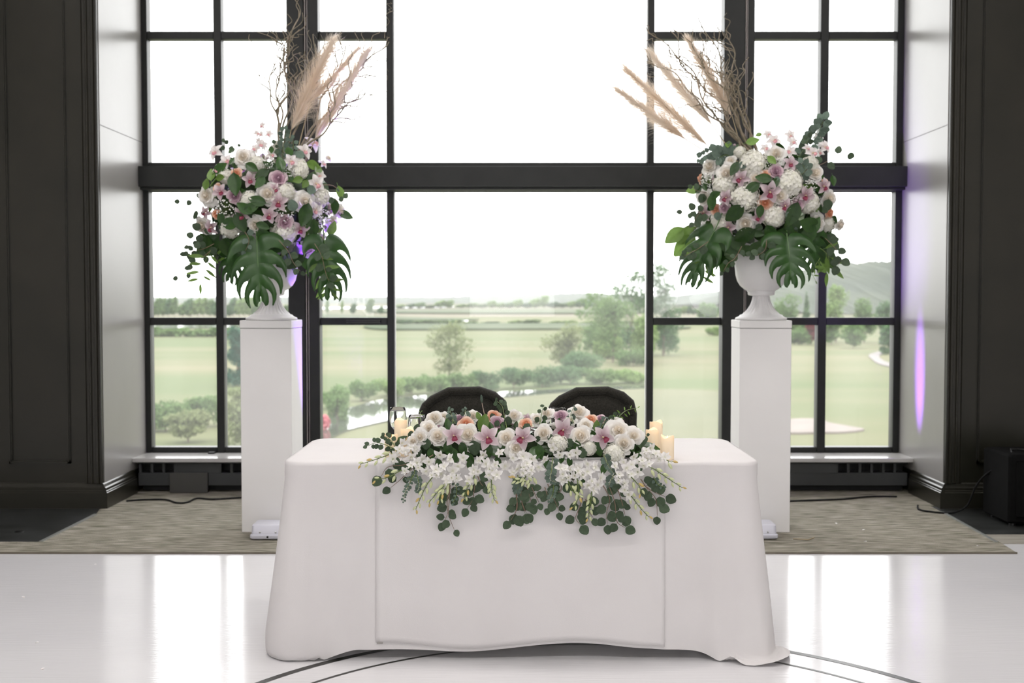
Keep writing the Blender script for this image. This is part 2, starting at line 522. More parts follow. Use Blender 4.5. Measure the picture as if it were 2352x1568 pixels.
gl1 = on_z(95, 1246, 0)
gl2 = on_z(220, 1183, 0)
gr1 = on_z(2165, 1178, 0)
gr2 = on_z(2300, 1249, 0)
gr3 = on_z(2343, 1275, 0)
carpet = floor_poly('floor_carpet', [(-ROOMX, CARY), (gr3.x, CARY), (gr2.x, gr2.y), (gr1.x, WALLY + 0.05), (XR + 0.02, WALLY + 0.06), (XR + 0.02, 8.45), (XL - 0.02, 8.45),
                                     (XL - 0.02, WALLY), (gl2.x, gl2.y), (gl1.x, gl1.y), (-ROOMX, gl1.y)], -0.008, 0.006, M['carpet'])
struct(carpet)
MB().box(-ROOMX, gr3.x, CARY - 0.012, CARY, 0.0, 0.009).obj('carpet_edge', pmat('carpet_binding', (0.10, 0.085, 0.06), 0.8, (0.14, 0.12, 0.09), (9, 9, 9)), carpet)
dfl = floor_poly('floor_dark_left', [(-ROOMX, gl1.y), (gl1.x, gl1.y), (gl2.x, gl2.y), (XL - 0.02, WALLY), (-ROOMX, WALLY)], -0.008, 0.004, M['dark_floor'])
struct(dfl)
a_, b_ = Vector((gl1.x, gl1.y, 0.006)), Vector((gl2.x, gl2.y, 0.006))
n_ = (b_ - a_).cross(Vector((0, 0, 1))).normalized() * 0.012
MB().add([a_ - n_, b_ - n_, b_ + n_, a_ + n_, a_ - n_ + Vector((0, 0, .004)), b_ - n_ + Vector((0, 0, .004)), b_ + n_ + Vector((0, 0, .004)), a_ + n_ + Vector((0, 0, .004))],
         [(4, 5, 6, 7), (0, 1, 5, 4), (1, 2, 6, 5), (2, 3, 7, 6), (3, 0, 4, 7)]).obj('metal_strip', M['metal_trim'], dfl)
MB().lathe([(0.0, 0.010), (0.022, 0.010), (0.03, 0.004)], 14, c=(on_z(45, 1222, 0).x, on_z(45, 1222, 0).y, 0)).obj('floor_socket', M['black_metal'], dfl, 'all')
d0 = on_z(2300, 1228, 0)
dfr = floor_poly('floor_dark_right', [(gr1.x, WALLY + 0.05), (gr2.x - .07, d0.y), (ROOMX, d0.y), (ROOMX, WALLY + 0.05)], -0.008, 0.004, M['dark_floor'])
struct(dfr)
a_, b_ = Vector((gr2.x - .02, gr2.y + 0.02, 0.006)), Vector((gr1.x, gr1.y, 0.006))
n_ = (b_ - a_).cross(Vector((0, 0, 1))).normalized() * 0.010
MB().add([a_ - n_, b_ - n_, b_ + n_, a_ + n_, a_ - n_ + Vector((0, 0, .004)), b_ - n_ + Vector((0, 0, .004)), b_ + n_ + Vector((0, 0, .004)), a_ + n_ + Vector((0, 0, .004))],
         [(4, 5, 6, 7), (0, 1, 5, 4), (1, 2, 6, 5), (2, 3, 7, 6), (3, 0, 4, 7)]).obj('metal_strip', M['metal_trim'], dfr)
bfl = floor_poly('floor_beige_strip', [(gr2.x - .07, d0.y), (gr2.x, gr2.y), (ROOMX, gr2.y), (ROOMX, d0.y)], -0.008, 0.003, M['beige_floor'])
struct(bfl)
wfl = floor_poly('floor_white_right', [(gr2.x, gr2.y), (gr3.x, CARY), (ROOMX, CARY), (ROOMX, gr2.y)], -0.008, 0.0, M['white_floor'])
struct(wfl)

# two concentric black rings printed on the dance floor, laid as thin vinyl
for r0, r1 in ((1.432, 1.462), (1.286, 1.300)):
    rows = [[(0.275 + r * math.cos(a), 3.23 + r * math.sin(a) * 0.985, 0.0012) for a in np.linspace(0, 2 * math.pi, 161)] for r in (r1, r0)]
    MB().grid(rows).obj('floor_ring', M['black_line'], fl)

# walls round the window bay
MB()
wl = struct(MB().box(-ROOMX, XL, WALLY, 8.5, -0.1, CEIL).obj('wall_front_left', M['dark_paint']))
wr = struct(MB().box(XR, ROOMX, WALLY, 8.5, -0.1, CEIL).obj('wall_front_right', M['dark_paint']))
struct(MB().box(XL, XR, WALLY + 0.02, 8.5, WTOP, CEIL).obj('wall_front_header', M['dark_paint']))
struct(MB().box(XL, XR, 8.30, 8.5, -0.1, GLZ0).obj('wall_front_below_window', M['dark_paint']))
struct(MB().box(-ROOMX - 0.2, -ROOMX, BACKY, 8.5, -0.1, CEIL).obj('wall_left', M['room_paint']))
struct(MB().box(ROOMX, ROOMX + 0.2, BACKY, 8.5, -0.1, CEIL).obj('wall_right', M['room_paint']))
bw = MB()
edges = [-ROOMX]
for c in FILLWIN:  # openings for the added rear windows that let in fill light
    edges += [c - 0.8, c + 0.8]
edges.append(ROOMX)
for i in range(0, len(edges), 2):
    bw.box(edges[i], edges[i + 1], BACKY - 0.2, BACKY, -0.1, CEIL)
for c in FILLWIN:
    bw.box(c - 0.8, c + 0.8, BACKY - 0.2, BACKY, -0.1, 1.05).box(c - 0.8, c + 0.8, BACKY - 0.2, BACKY, 4.05, CEIL)
struct(bw.obj('wall_back', M['room_paint']))
struct(MB().box(-ROOMX - .2, ROOMX + .2, BACKY - .2, 8.5, CEIL, CEIL + 0.15).obj('ceiling', M['ceiling']))

# unseen ceiling panels added to brighten table, cloth and floor
for cx in (-3.0, -1.0, 1.0, 3.0):
    for cy in (1.6, 4.6):
        t = tag(empty('added_ceiling_light', (cx, cy, CEIL)), 'added square ceiling light panel, unseen, brightening the hall', 'light', 'added unseen ceiling light panels above the hall')
        MB().box(-.34, .34, -.34, -.30, -.04, 0).box(-.34, .34, .30, .34, -.04, 0).box(-.34, -.30, -.30, .30, -.04, 0).box(.30, .34, -.30, .30, -.04, 0).obj('frame', M['white_paint'], t)
        MB().box(-.30, .30, -.30, .30, -.025, -.005).obj('fill_diffuser', M['fill_diffuser'], t)
        area_light('added_panel_fill', (cx, cy, CEIL - .05), (cx, cy, 0),   .58, .58, 46 if (abs(cx) > 2 and cy > 4) else 26, (1.0, 0.965, 0.95))

# the window reveals: satin grey boards lining the bay sides
for nm, x_ in (('wall_reveal_left', XL), ('wall_reveal_right', XR - .004)):
    struct(MB().box(x_, x_ + .004, WALLY + .002, WINY - .02, 0.168, WTOP).obj(nm, M['reveal']))
# seams on the reveals, casings, panel mouldings, baseboards
ZS = 2.525
MB().box(XL, XL + 0.0052, WALLY + 0.01, WINY - 0.05, ZS - 0.003, ZS + 0.003).obj('panel_seam', pmat('seam_filler', (0.13, 0.125, 0.12), 0.5), wl)
MB().box(XR - 0.0052, XR, WALLY + 0.01, WINY - 0.05, ZS - 0.003, ZS + 0.003).obj('panel_seam', bpy.data.materials['seam_filler'], wr)
CAS = [(0, 0), (0, .020), (.004, .028), (.012, .028), (.016, .020), (.020, .020), (.026, .030), (.040, .030), (.046, .018), (.062, .018), (.068, .026), (.076, .026), (.084, .012), (.100, .012), (.104, .022), (.112, .022), (.116, 0)]
BZ = 0.17
for i, (x0, s) in enumerate(((XL, -1), (XR, 1))):
    w = wl if s < 0 else wr
    t = struct(MB().prism([(x0 + s * u, WALLY - p) for u, p in CAS], 'z', BZ, CEIL).obj('trim_%d' % (i + 1), M['dark_paint']))
    # panel moulding frame on the wall beside the casing
    pm = MB()
    xa, xb = x0 + s * 0.215, x0 + s * 0.62
    z0, z1 = 0.30, 4.4
    for u0, u1, p in ((0, .022, .016), (.006, .014, .024)):
        pm.box(min(xa + s * u0, xa + s * u1), max(xa + s * u0, xa + s * u1), WALLY - p, WALLY, z0 + u0, z1 - u0)
        pm.box(min(xb - s * u0, xb - s * u1), max(xb - s * u0, xb - s * u1), WALLY - p, WALLY, z0 + u0, z1 - u0)
        pm.box(min(xa, xb) + u0, max(xa, xb) - u0, WALLY - p, WALLY, z0 + u0, z0 + u1)
    struct(pm.obj('trim_%d' % (i + 3), M['dark_paint']))
    BP = [(0, 0), (.032, 0), (.032, .108), (.028, .112), (.028, .120), (.024, .124), (.024, .140), (.016, .148), (.010, .165), (.004, .172), (0, .172)]
    bb = MB().prism([(WALLY - p, z) for p, z in BP], 'x', min(x0, s * ROOMX), max(x0, s * ROOMX) + (0.0 if s < 0 else 0))
    bb.prism([(x0 - s * p, z) for p, z in BP], 'y', WALLY - 0.032, 8.02)
    struct(bb.obj('baseboard_left' if s < 0 else 'baseboard_right', M['dark_paint']))

# window: bars and panes
win = empty('window_1', ((XL + XR) / 2, WINY, GLZ0))
struct(win)
WI = Matrix.Translation((-(XL + XR) / 2, -WINY, -GLZ0))


def wx(px):
    return at(px, 560, WINY).x


def wz(py):
    return at(1176, py, WINY).z


def wpart(mb, name, mat, smooth=False):
    return mb.obj(name, mat, win, smooth, WI)


BY0, BY1 = WINY - 0.045, WINY + 0.05
v_bars = [(XL, wx(347)), (wx(498), wx(515.5)), (wx(890), wx(906)), (wx(1485), wx(1500)), (wx(1877), wx(1896)), (wx(2051), XR)]
h_mid = (wz(746), wz(729))
h_bot = (GLZ0, wz(1025))
h_tr = (wz(440), wz(375))
h_up = (wz(92), wz(75))
h_top = (WTOP - 0.06, WTOP)
for x0, x1 in v_bars:
    wpart(MB().cbox(x0, x1, BY0, BY1, GLZ0, WTOP, 0.003), 'mullion', M['frame'])
for x0, x1, g0, g1 in ((wx(667), wx(737), wx(707.5), wx(712)), (wx(1655), wx(1725), wx(1704), wx(1708))):
    wpart(MB().cbox(x0, g0 - 0.004, WINY - 0.10, BY1, GLZ0, WTOP, 0.005), 'wide_mullion', M['frame'])
    wpart(MB().cbox(g1 + 0.004, x1, WINY - 0.08, BY1, GLZ0, WTOP, 0.004), 'wide_mullion', M['frame'])
    wpart(MB().box(g0 - 0.004, g1 + 0.004, WINY - 0.05, BY1, GLZ0, WTOP), 'mullion_groove', M['frame'])
    wpart(MB().box(g0 - 0.0005, g0 + 0.0035, WINY - 0.088, WINY - 0.05, GLZ0 + 0.02, WTOP), 'metal_bead', M['strip'])
    wpart(MB().box(g1 + 0.0005, g1 + 0.0035, WINY - 0.078, WINY - 0.05, GLZ0 + 0.02, WTOP), 'metal_bead', M['strip'])
xA = [v_bars[0][1], v_bars[1][0]]
cells = [(v_bars[0][1], v_bars[1][0]), (v_bars[1][1], wx(667)), (wx(737), v_bars[2][0]), (v_bars[2][1], v_bars[3][0]), (v_bars[3][1], wx(1655)), (wx(1725), v_bars[4][0]), (v_bars[4][1], v_bars[5][0])]
rows_side = [(h_bot[1], h_mid[0]), (h_mid[1], h_tr[0]), (h_tr[1], h_up[0]), (h_up[1], h_top[0])]
rows_mid = [(h_bot[1], h_tr[0]), (h_tr[1], h_top[0])]
for ci, (x0, x1) in enumerate(cells):
    mid = ci == 3
    for z0, z1 in (rows_mid if mid else rows_side):
        # glass sits in a slim rebate; real thickness is one sheet
        o = wpart(MB().add([(x0 - .004, WINY, z0 - .004), (x1 + .004, WINY, z0 - .004), (x1 + .004, WINY, z1 + .004), (x0 - .004, WINY, z1 + .004)], [(0, 1, 2, 3)]), 'pane', M['pane'])
        if mid:
            for xx in (x0, x1 - 0.006):
                wpart(MB().box(xx, xx + 0.006, WINY - 0.02, WINY + 0.03, z0, z1), 'glazing_bead', pmat('glazing_bead_metal', (0.45, 0.45, 0.45), 0.4, metal=0.5) if 'glazing_bead_metal' not in bpy.data.materials else bpy.data.materials['glazing_bead_metal'])
    bars = [h_bot, h_top] + ([] if mid else [h_mid, h_up])
    for z0, z1 in bars:
        wpart(MB().cbox(x0, x1, BY0 + .004, BY1 - .004, z0, z1, 0.003), 'glazing_bar', M['frame'])
# transom: deep box beam standing proud of the frame, with a stepped lip under it
TZ0, TZ1 = wz(438), wz(376)
wpart(MB().cbox(XL, XR, WINY - 0.03, BY1, wz(441), wz(374), 0.003), 'transom_back', M['frame'])
zt1, zt0 = at(1176, 381, WINY - 0.15).z, at(1176, 428, WINY - 0.15).z
wpart(MB().cbox(XL, XR, WINY - 0.15, WINY - 0.02, zt0, zt1, 0.004), 'transom_beam', M['frame'])
wpart(MB().cbox(XL, XR, WINY - 0.11, WINY - 0.02, zt0 - 0.02, zt0, 0.003), 'transom_lip', M['frame'])
# little lever latch on the left casement bar
wpart(MB().cbox(wx(797), wx(875), WINY - 0.06, WINY - 0.04, wz(741), wz(734), 0.004), 'latch', M['black_metal'])
# sill
sill = struct(MB().cbox(XL, XR, 8.0, WINY - 0.03, GLZ0 - 0.03, GLZ0, 0.004).obj('trim_5', M['sill']))
MB().cbox(wx(482), wx(497), WINY - 0.12, WINY - 0.07, GLZ0, GLZ0 + 0.012, 0.003).obj('sill_catch', M['black_metal'], sill)

# convector heater under the sill
ht = empty('convector_heater', (0, 8.05, 0.0))
tag(ht, 'long black convector heater casing with slotted grille under the window sill', 'heater')
HT = Matrix.Translation((0, -8.05, 0))
hz1 = GLZ0 - 0.032
MB().box(XL + .034, XR - .034, 8.14, 8.29, 0.0, hz1).obj('casing', M['heater_dark'], ht, False, HT)
MB().cbox(XL + .034, XR - .034, 8.03, 8.14, 0.055, 0.147, 0.004).obj('front_panel', M['heater'], ht, False, HT)
MB().cbox(XL + .034, XR - .034, 8.01, 8.14, 0.215, hz1, 0.004).obj('top_rail', M['heater'], ht, False, HT)
bar = MB().box(-0.009, 0.009, 8.03, 8.06, 0.147, 0.215).mesh('grille_bar', M['heater'])
plate = MB().box(-0.15, 0.15, 8.032, 8.06, 0.147, 0.215).mesh('grille_plate', M['heater'])
x = XL + 0.05
k = 0
while x < XR - 0.06:
    inst(bar, 'grille_bar', ht, HT @ Matrix.Translation((x, 0, 0)))
    k += 1
    if k % 6 == 4 and x < XR - 0.5:
        inst(plate, 'grille_plate', ht, HT @ Matrix.Translation((x + 0.159, 0, 0)))
        x += 0.318
    else:
        x += 0.083
cb0, cb1 = at(390, 1085, 8.02), at(478, 1131, 8.02)
MB().cbox(cb0.x, cb1.x, 8.005, 8.03, cb1.z, cb0.z, 0.004).obj('cover_plate', pmat('grey_cover_plate', (0.045, 0.044, 0.040), 0.4, (0.05, 0.049, 0.045), (4, 4, 4)), ht, False, HT)


def cable(name, pts, r, label, mat=None):
    # Catmull-Rom through the points
    P = [Vector(p) for p in pts]
    out = []
    for i in range(len(P) - 1):
        a, b, c, d = P[max(i - 1, 0)], P[i], P[i + 1], P[min(i + 2, len(P) - 1)]
        for t in np.linspace(0, 1, 8, endpoint=(i == len(P) - 2)):
            out.append(0.5 * ((2 * b) + (c - a) * t + (2 * a - 5 * b + 4 * c - d) * t * t + (3 * b - a - 3 * c + d) * t ** 3))
    o = MB().tube(out, r, 7).obj(name, mat or M['cable'], None, 'all')
    return tag(o, label, 'cable')


cz = 0.013
cable('power_cable', [on_z(290, 1150, cz), on_z(330, 1147, cz), on_z(380, 1147, cz), on_z(405, 1154, cz), on_z(430, 1153, cz), on_z(452, 1144, cz), on_z(490, 1146, cz), on_z(560, 1142, cz)], 0.006,
      'thin black cable snaking over the carpet below the left heater cover')
cable('power_cable', [on_z(1790, 1151, cz), on_z(1850, 1149, cz), on_z(1930, 1146, cz), on_z(2000, 1140, cz), on_z(2060, 1140, cz)], 0.006,
      'black cable lying along the carpet under the right end of the heater')
cable('power_cable', [on_z(2108, 1160, cz), on_z(2112, 1170, cz), on_z(2150, 1176, cz), on_z(2190, 1177, cz), at(2222, 1160, 7.25), at(2240, 1120, 7.2), at(2258, 1095, 7.15), at(2285, 1075, 7.05)], 0.006,
      'black cable curving up from the carpet to the black cabinet at the right')

# black cabinet at the right edge of the picture
cabp = Vector((3.28, 6.98, 0.004))
cab = tag(empty('speaker_cabinet', cabp), 'low black cabinet on the dark floor at the right edge', 'speaker')
MB().cbox(-0.27, 0.27, -0.16, 0.22, 0.02, 0.44, 0.012).obj('body', pmat('black_cabinet_paint', (0.004, 0.004, 0.004), 0.95, (0.005, 0.005, 0.005), (20, 20, 20), spec=0.08), cab)
MB().cbox(-0.23, 0.23, -0.172, -0.16, 0.06, 0.40, 0.005).obj('grille', bpy.data.materials['black_cabinet_paint'], cab)
for sx in (-0.22, 0.22):
    for sy in (-0.1, 0.16):
        MB().lathe([(0, 0), (0.02, 0), (0.02, 0.02), (0, 0.02)], 12, c=(sx, sy, 0)).obj('foot', M['black_metal'], cab)
MB().tube([(-0.2, -0.04, 0.435), (-0.2, -0.02, 0.455), (-0.1, -0.02, 0.455), (-0.1, -0.04, 0.435)], 0.008, 8).obj('handle', M['black_metal'], cab, 'all')

# ------------------------------------------------------------------ outdoors
GZ = -5.5


def gp(px, py):
    return on_z(px, py, GZ)


def ground_poly(name, pts, z, mat):
    """pts in the plane, subdivided by a fan from the centroid; a slab 0.3 m thick"""
    P = [gp(*p) for p in pts]
    # smooth the outline
    Q = []
    n = len(P)
    for i in range(n):
        a, b, c, d = P[i - 1], P[i], P[(i + 1) % n], P[(i + 2) % n]
        for t in (0, .25, .5, .75):
            Q.append(0.5 * ((2 * b) + (c - a) * t + (2 * a - 5 * b + 4 * c - d) * t * t + (3 * b - a - 3 * c + d) * t ** 3))
    return MB().prism([(q.x, q.y) for q in Q], 'z', z - 0.3, z).obj(name, mat)


lawn = MB()
gy = np.concatenate([np.linspace(14, 200, 48), np.linspace(215, 420, 10)])
rows = []
for y in gy:
    rows.append([(x, y, GZ - 0.07 + 0.05 * math.sin(x * 0.045 + y * 0.03) * math.sin(y * 0.06 + 1.3)) for x in np.linspace(-60 - y * 0.75, 60 + y * 0.75, 60)])
lawn.grid(rows)
tag(lawn.obj('lawn', M['lawn'], None, 'all'), 'wide pale green fairway lawn beyond the window', 'lawn', kind='stuff')
far = MB().grid([[(x, y, GZ - 0.3) for x in (-3500, 0, 3500)] for y in (190, 500, 1500, 3000)])
tag(far.obj('meadow', M['meadow']), 'flat tan marsh meadow stretching to the far shore', 'meadow', kind='stuff')

tag(ground_poly('pond', [(700, 985), (770, 948), (840, 925), (905, 913), (1000, 906), (1130, 900), (1300, 892), (1470, 884), (1480, 889), (1320, 901), (1150, 911), (1030, 921), (985, 945), (900, 962), (800, 985), (740, 1010)], GZ - 0.01, M['water']),
    'pale stream water widening to a pond behind the left chair', 'pond')
tag(ground_poly('river', [(300, 712), (600, 708), (1010, 703), (1010, 706.5), (600, 712), (300, 717)], GZ + 0.2, M['water']), 'far bright river strip along the left horizon', 'river')
tag(ground_poly('pool', [(1030, 737), (1060, 735), (1076, 738), (1060, 741.5), (1035, 741)], GZ + 0.2, M['water']), 'small bright pool in the marsh above the bare round tree', 'pond')
tag(ground_poly('inlet', [(340, 748), (560, 747), (560, 752), (450, 754), (340, 755)], GZ + 0.25, M['water']), 'bright water inlet behind the hedge in the left window', 'pond')
for i, (p, lb) in enumerate((([(860, 748), (1100, 745), (1400, 744), (1560, 750), (1560, 756), (1300, 757), (1000, 758), (860, 757)], 'green marsh band crossing the middle distance of the centre pane'),
                             ([(880, 713), (1200, 712), (1500, 713), (1500, 718), (1200, 720), (880, 718)], 'thin far green marsh band near the horizon'),
                             ([(700, 722), (900, 728), (1100, 735), (900, 736), (700, 730)], 'short green marsh band beside the left mullion'))):
    tag(ground_poly('marsh_band', p, GZ + 0.35, M['reeds']), lb, 'marsh', kind='stuff')
tag(ground_poly('putting_green', [(960, 985), (1060, 930), (1250, 905), (1480, 893), (1680, 905), (1700, 1000), (1500, 1100), (1100, 1120), (900, 1060)], GZ + 0.0, M['green']),
    'smooth light putting green on the near side of the stream', 'lawn')
tag(ground_poly('sand_bunker', [(1780, 968), (1830, 961), (1885, 962), (1905, 970), (1950, 978), (1985, 985), (1940, 991), (1880, 992), (1800, 991)], GZ + 0.01, M['sand']), 'pale sand bunker seen in the lower right window', 'bunker')
tag(ground_poly('cart_path', [(2000, 812), (2060, 800), (2120, 798), (2120, 802), (2060, 805), (2020, 815), (2040, 832), (2120, 845), (2120, 852), (2030, 838), (2003, 824)], GZ + 0.01, M['path']), 'winding pale cart path at the far right window', 'path')


def blob_leaves(blobs, n, size, seed):
    rs = np.random.RandomState(seed)
    wts = np.array([b[3] * b[4] * b[5] for b in blobs]) ** 0.66
    idx = rs.choice(len(blobs), n, p=wts / wts.sum())
    B = np.array(blobs)[idx]
    d = rs.normal(size=(n, 3))
    d /= np.linalg.norm(d, axis=1)[:, None]
    rad = rs.uniform(0.05, 1.0, n) ** 0.4
    c = B[:, :3] + d * B[:, 3:] * rad[:, None]
    a = rs.normal(size=(n, 3))
    a /= np.linalg.norm(a, axis=1)[:, None]
    b = np.cross(a, rs.normal(size=(n, 3)))
    b /= np.linalg.norm(b, axis=1)[:, None]
    s = size * rs.uniform(0.6, 1.4, n)[:, None]
    V = np.stack([c - a * s * .5, c + b * s * .32, c + a * s * .5, c - b * s * .32], axis=1).reshape(-1, 3)
    Fc = np.arange(4 * n).reshape(-1, 4)
    mb = MB()
    mb.v = [tuple(p) for p in V.tolist()]
    mb.f = [tuple(f) for f in Fc.tolist()]
    mb.m = [0] * n
    return mb


def tree(name, px, py_base, py_top, wpx, label, fol, kind='round', n=2200, seed=1, group=None, lean=0, Y=None):
    base = gp(px, py_base) if Y is None else at(px, py_base, Y)
    s = base.y / F
    h, w = (py_base - py_top) * s, wpx * s
    rr = random.Random(seed)
    t = tag(empty(name, base), label, 'bush' if kind == 'bush' else 'tree', group)
    blobs = []
    if kind == 'round':
        tr = 0.2 * h
        for i in range(24):
            a, q = rr.uniform(0, 6.28), rr.uniform(0, 1) ** .5
            zz = rr.uniform(0.17, 0.90)
            ww = math.sin(min(1, (zz - .1) / .9) * math.pi) ** .6
            blobs.append((math.cos(a) * q * w * .36 * ww, math.sin(a) * q * w * .36 * ww, zz * h, w * .21, w * .21, h * .14))
    elif kind == 'tall':
        tr = 0.15 * h
        for i in range(34):
            a, q = rr.uniform(0, 6.28), rr.uniform(0, 1) ** .5
            zz = rr.uniform(0.06, 0.93)
            ww = 0.30 + 0.70 * math.sin(min(1, zz * .8 + .15) * math.pi) ** .7
            blobs.append((math.cos(a) * q * w * .34 * ww, math.sin(a) * q * w * .34 * ww, zz * h, w * .20, w * .20, h * .085))
    elif kind == 'cone':
        tr = 0.1 * h
        for i in range(18):
            zz = i / 17
            ww = (1 - zz) * .46 + .04
            for k in range(3):
                a = rr.uniform(0, 6.28)
                blobs.append((math.cos(a) * w * ww * .5, math.sin(a) * w * ww * .5, (.06 + .92 * zz) * h, w * ww * .55, w * ww * .55, h * .05))
    else:
        tr = 0.05 * h
        for i in range(12):
            a, q = rr.uniform(0, 6.28), rr.uniform(0, 1) ** .5
            blobs.append((math.cos(a) * q * w * .36, math.sin(a) * q * w * .3, h * rr.uniform(.2, .68), w * .2, w * .2, h * .28))
    size = max(0.16, 5.6 * s) if n > 900 else max(0.25, 8 * s)
    n = int(n * 1.5)
    f = blob_leaves(blobs, n, size, seed).obj('foliage', M[fol], t)
    f['kind'] = 'stuff'
    tk = MB()
    r0 = max(0.04, h * 0.012)
    tk.tube([(0, 0, -0.3), (0, 0, tr), (0.02 * h, 0.01 * h, 0.5 * h), (0.0, 0.02 * h, 0.8 * h)], [r0 * 1.3, r0, r0 * .6, r0 * .2], 7)
    for i in range(7 if kind in ('round', 'tall') else 3):
        b = blobs[i * 2 % len(blobs)]
        tk.tube([(0, 0, tr + i * .03 * h), (b[0] * .5, b[1] * .5, (tr + b[2]) * .55), (b[0], b[1], b[2])], [r0 * .5, r0 * .3, r0 * .1], 5)
    tk.obj('trunk', M['bark'], t, 'all')
    return t


tree('round_tree', 1032, 872, 735, 118, 'bare olive round tree standing alone on the fairway above the left chair', 'fol_olive', 'round', 1700, 3)
tree('tall_tree', 1370, 815, 660, 110, 'mid green tree at the left of the big clump right of centre', 'fol_mid', 'tall', 2400, 4)
tree('tall_tree', 1448, 815, 612, 140, 'tallest dark tree of the clump just left of the right centre bar', 'fol_dark', 'tall', 3000, 5)
tree('tall_tree', 1408, 830, 678, 130, 'broad pale green tree in front of the tall clump', 'fol_mid', 'round', 2600, 6)
tree('tall_tree', 1524, 815, 600, 100, 'tall feathery tree in the narrow pane right of centre', 'fol_dark', 'tall', 2600, 7)
tree('willow_tree', 1478, 830, 720, 70, 'light green young tree beside the right centre bar', 'fol_light', 'round', 1800, 8)
tree('bush_tree', 1302, 846, 735, 115, 'olive bushy tree at the left foot of the clump', 'fol_olive', 'round', 2200, 9)
tree('bush', 1330, 858, 800, 110, 'dark green bush at the foot of the olive tree', 'fol_dark', 'bush', 1900, 10)
tree('bush', 1395, 822, 770, 70, 'yellow green round bush in the middle of the clump', 'fol_light', 'bush', 1400, 11)
tree('bush', 1455, 838, 795, 90, 'low green bush at the right foot of the clump', 'fol_mid', 'bush', 1400, 12)
tree('bush', 1530, 800, 745, 60, 'dark bush filling the narrow pane right of centre', 'fol_dark', 'bush', 1400, 13)
# bushes along the stream
names = ['far left', 'second from left', 'third from left', 'fourth from left', 'fifth from left', 'sixth from left', 'seventh from left', 'eighth from left', 'ninth from left', 'tenth from left', 'eleventh from left', 'last at right']
for i, (px, pb, pt, w_, fo) in enumerate(((765, 935, 880, 90, 'fol_mid'), (830, 918, 868, 90, 'fol_mid'), (890, 908, 862, 90, 'fol_light'), (945, 903, 858, 80, 'fol_mid'), (1000, 900, 856, 80, 'fol_mid'), (1060, 897, 852, 80, 'fol_mid'),
                                          (1120, 893, 845, 85, 'fol_dark'), (1180, 890, 838, 90, 'fol_dark'), (1245, 886, 835, 95, 'fol_dark'), (1310, 880, 832, 95, 'fol_dark'), (1380, 880, 842, 100, 'fol_mid'), (1450, 878, 845, 100, 'fol_light'))):
    tree('stream_bush', px, pb, pt, w_, 'green bush on the stream bank, ' + names[i] + ' in the row', fo, 'bush', 1300, 20 + i, 'bushes along the stream bank')
# left windows
tree('conifer_tree', 545, 885, 748, 78, 'dark blue green dense tree partly behind the left pedestal', 'fol_conifer', 'tall', 3000, 40)
tree('garden_tree', 432, 1010, 935, 110, 'small spreading tree with visible trunk low in the left window', 'fol_olive', 'round', 1700, 41)
tree('garden_bush', 380, 985, 905, 120, 'green bush mass at the lower left of the left window', 'fol_mid', 'bush', 2000, 42)
tree('garden_bush', 470, 975, 900, 110, 'green bush mass right of the small tree in the left window', 'fol_mid', 'bush', 2000, 43)
tree('garden_bush', 555, 1020, 880, 100, 'pale olive tall shrub beside the left pedestal', 'fol_olive', 'tall', 2200, 44)
tree('garden_bush', 352, 985, 930, 40, 'pale grey green shrub at the left frame edge', 'fol_olive', 'bush', 900, 45)
tree('flowering_bush', 742, 985, 950, 28, 'small pink flowering bush beside the left mullion', 'fol_pink', 'bush', 700, 46)
tree('garden_bush', 775, 965, 900, 60, 'loose green shrub beside the left mullion above the pond', 'fol_mid', 'bush', 1100, 47)
# right windows
tree('maple_tree', 1862, 790, 738, 34, 'dark red round maple beside the right pedestal', 'fol_red', 'round', 1100, 50)
for i, (px, pb, pt, w_, fo, kd, lb) in enumerate((
        (1810, 782, 668, 70, 'fol_mid', 'round', 'green round tree half hidden by the right urn foot'),
        (1852, 760, 672, 28, 'fol_dark', 'cone', 'narrow dark conifer beside the right pane bar'),
        (1835, 790, 750, 60, 'fol_mid', 'bush', 'low green bush left of the red maple'),
        (1920, 785, 655, 66, 'fol_light', 'round', 'large pale green round tree in the upper right pane'),
        (1985, 785, 685, 70, 'fol_mid', 'round', 'middling green tree right of the large pale one'),
        (2035, 790, 690, 60, 'fol_dark', 'round', 'dark green tree at the right window frame'),
        (1910, 790, 735, 60, 'fol_mid', 'round', 'small open crowned tree below the large pale one'),
        (1960, 798, 745, 60, 'fol_mid', 'round', 'small spreading tree on the right fairway edge'),
        (2040, 812, 745, 50, 'fol_dark', 'tall', 'dusky green shrub tree by the right frame'),
        (1625, 735, 690, 60, 'fol_mid', 'bush', 'distant green thicket left of the right urn'),
        (1640, 770, 750, 40, 'fol_light', 'bush', 'small light bush on the fairway left of the right pedestal'))):
    tree('parkland_tree', px, pb, pt, w_, lb, fo, kd, 1500, 60 + i, 'trees edging the right fairway')
# hedge in the left window and far scattered trees
for i in range(9):
    tree('hedge_bush', 345 + i * 26, 772, 750 + (i % 3) * 3, 46, 'rounded hedge bush in the far hedge of the left window', 'fol_mid', 'bush', 500, 80 + i, 'far hedge bushes in the left window')
FT = [blob_leaves([(0, 0, .5, .36, .36, .4), (.1, .1, .75, .25, .25, .22), (-.15, 0, .4, .3, .3, .3)], 420, .22, 90 + q) for q in range(3)]
FTM = [[f.mesh('far_tree_crown', M[fo]) for f in FT] for fo in ('fol_mid', 'fol_light', 'fol_dark')]
FTK = MB().tube([(0, 0, -.1), (0, 0, .6)], [.03, .015], 5).mesh('far_tree_trunk', M['bark'])
rf = random.Random(5)


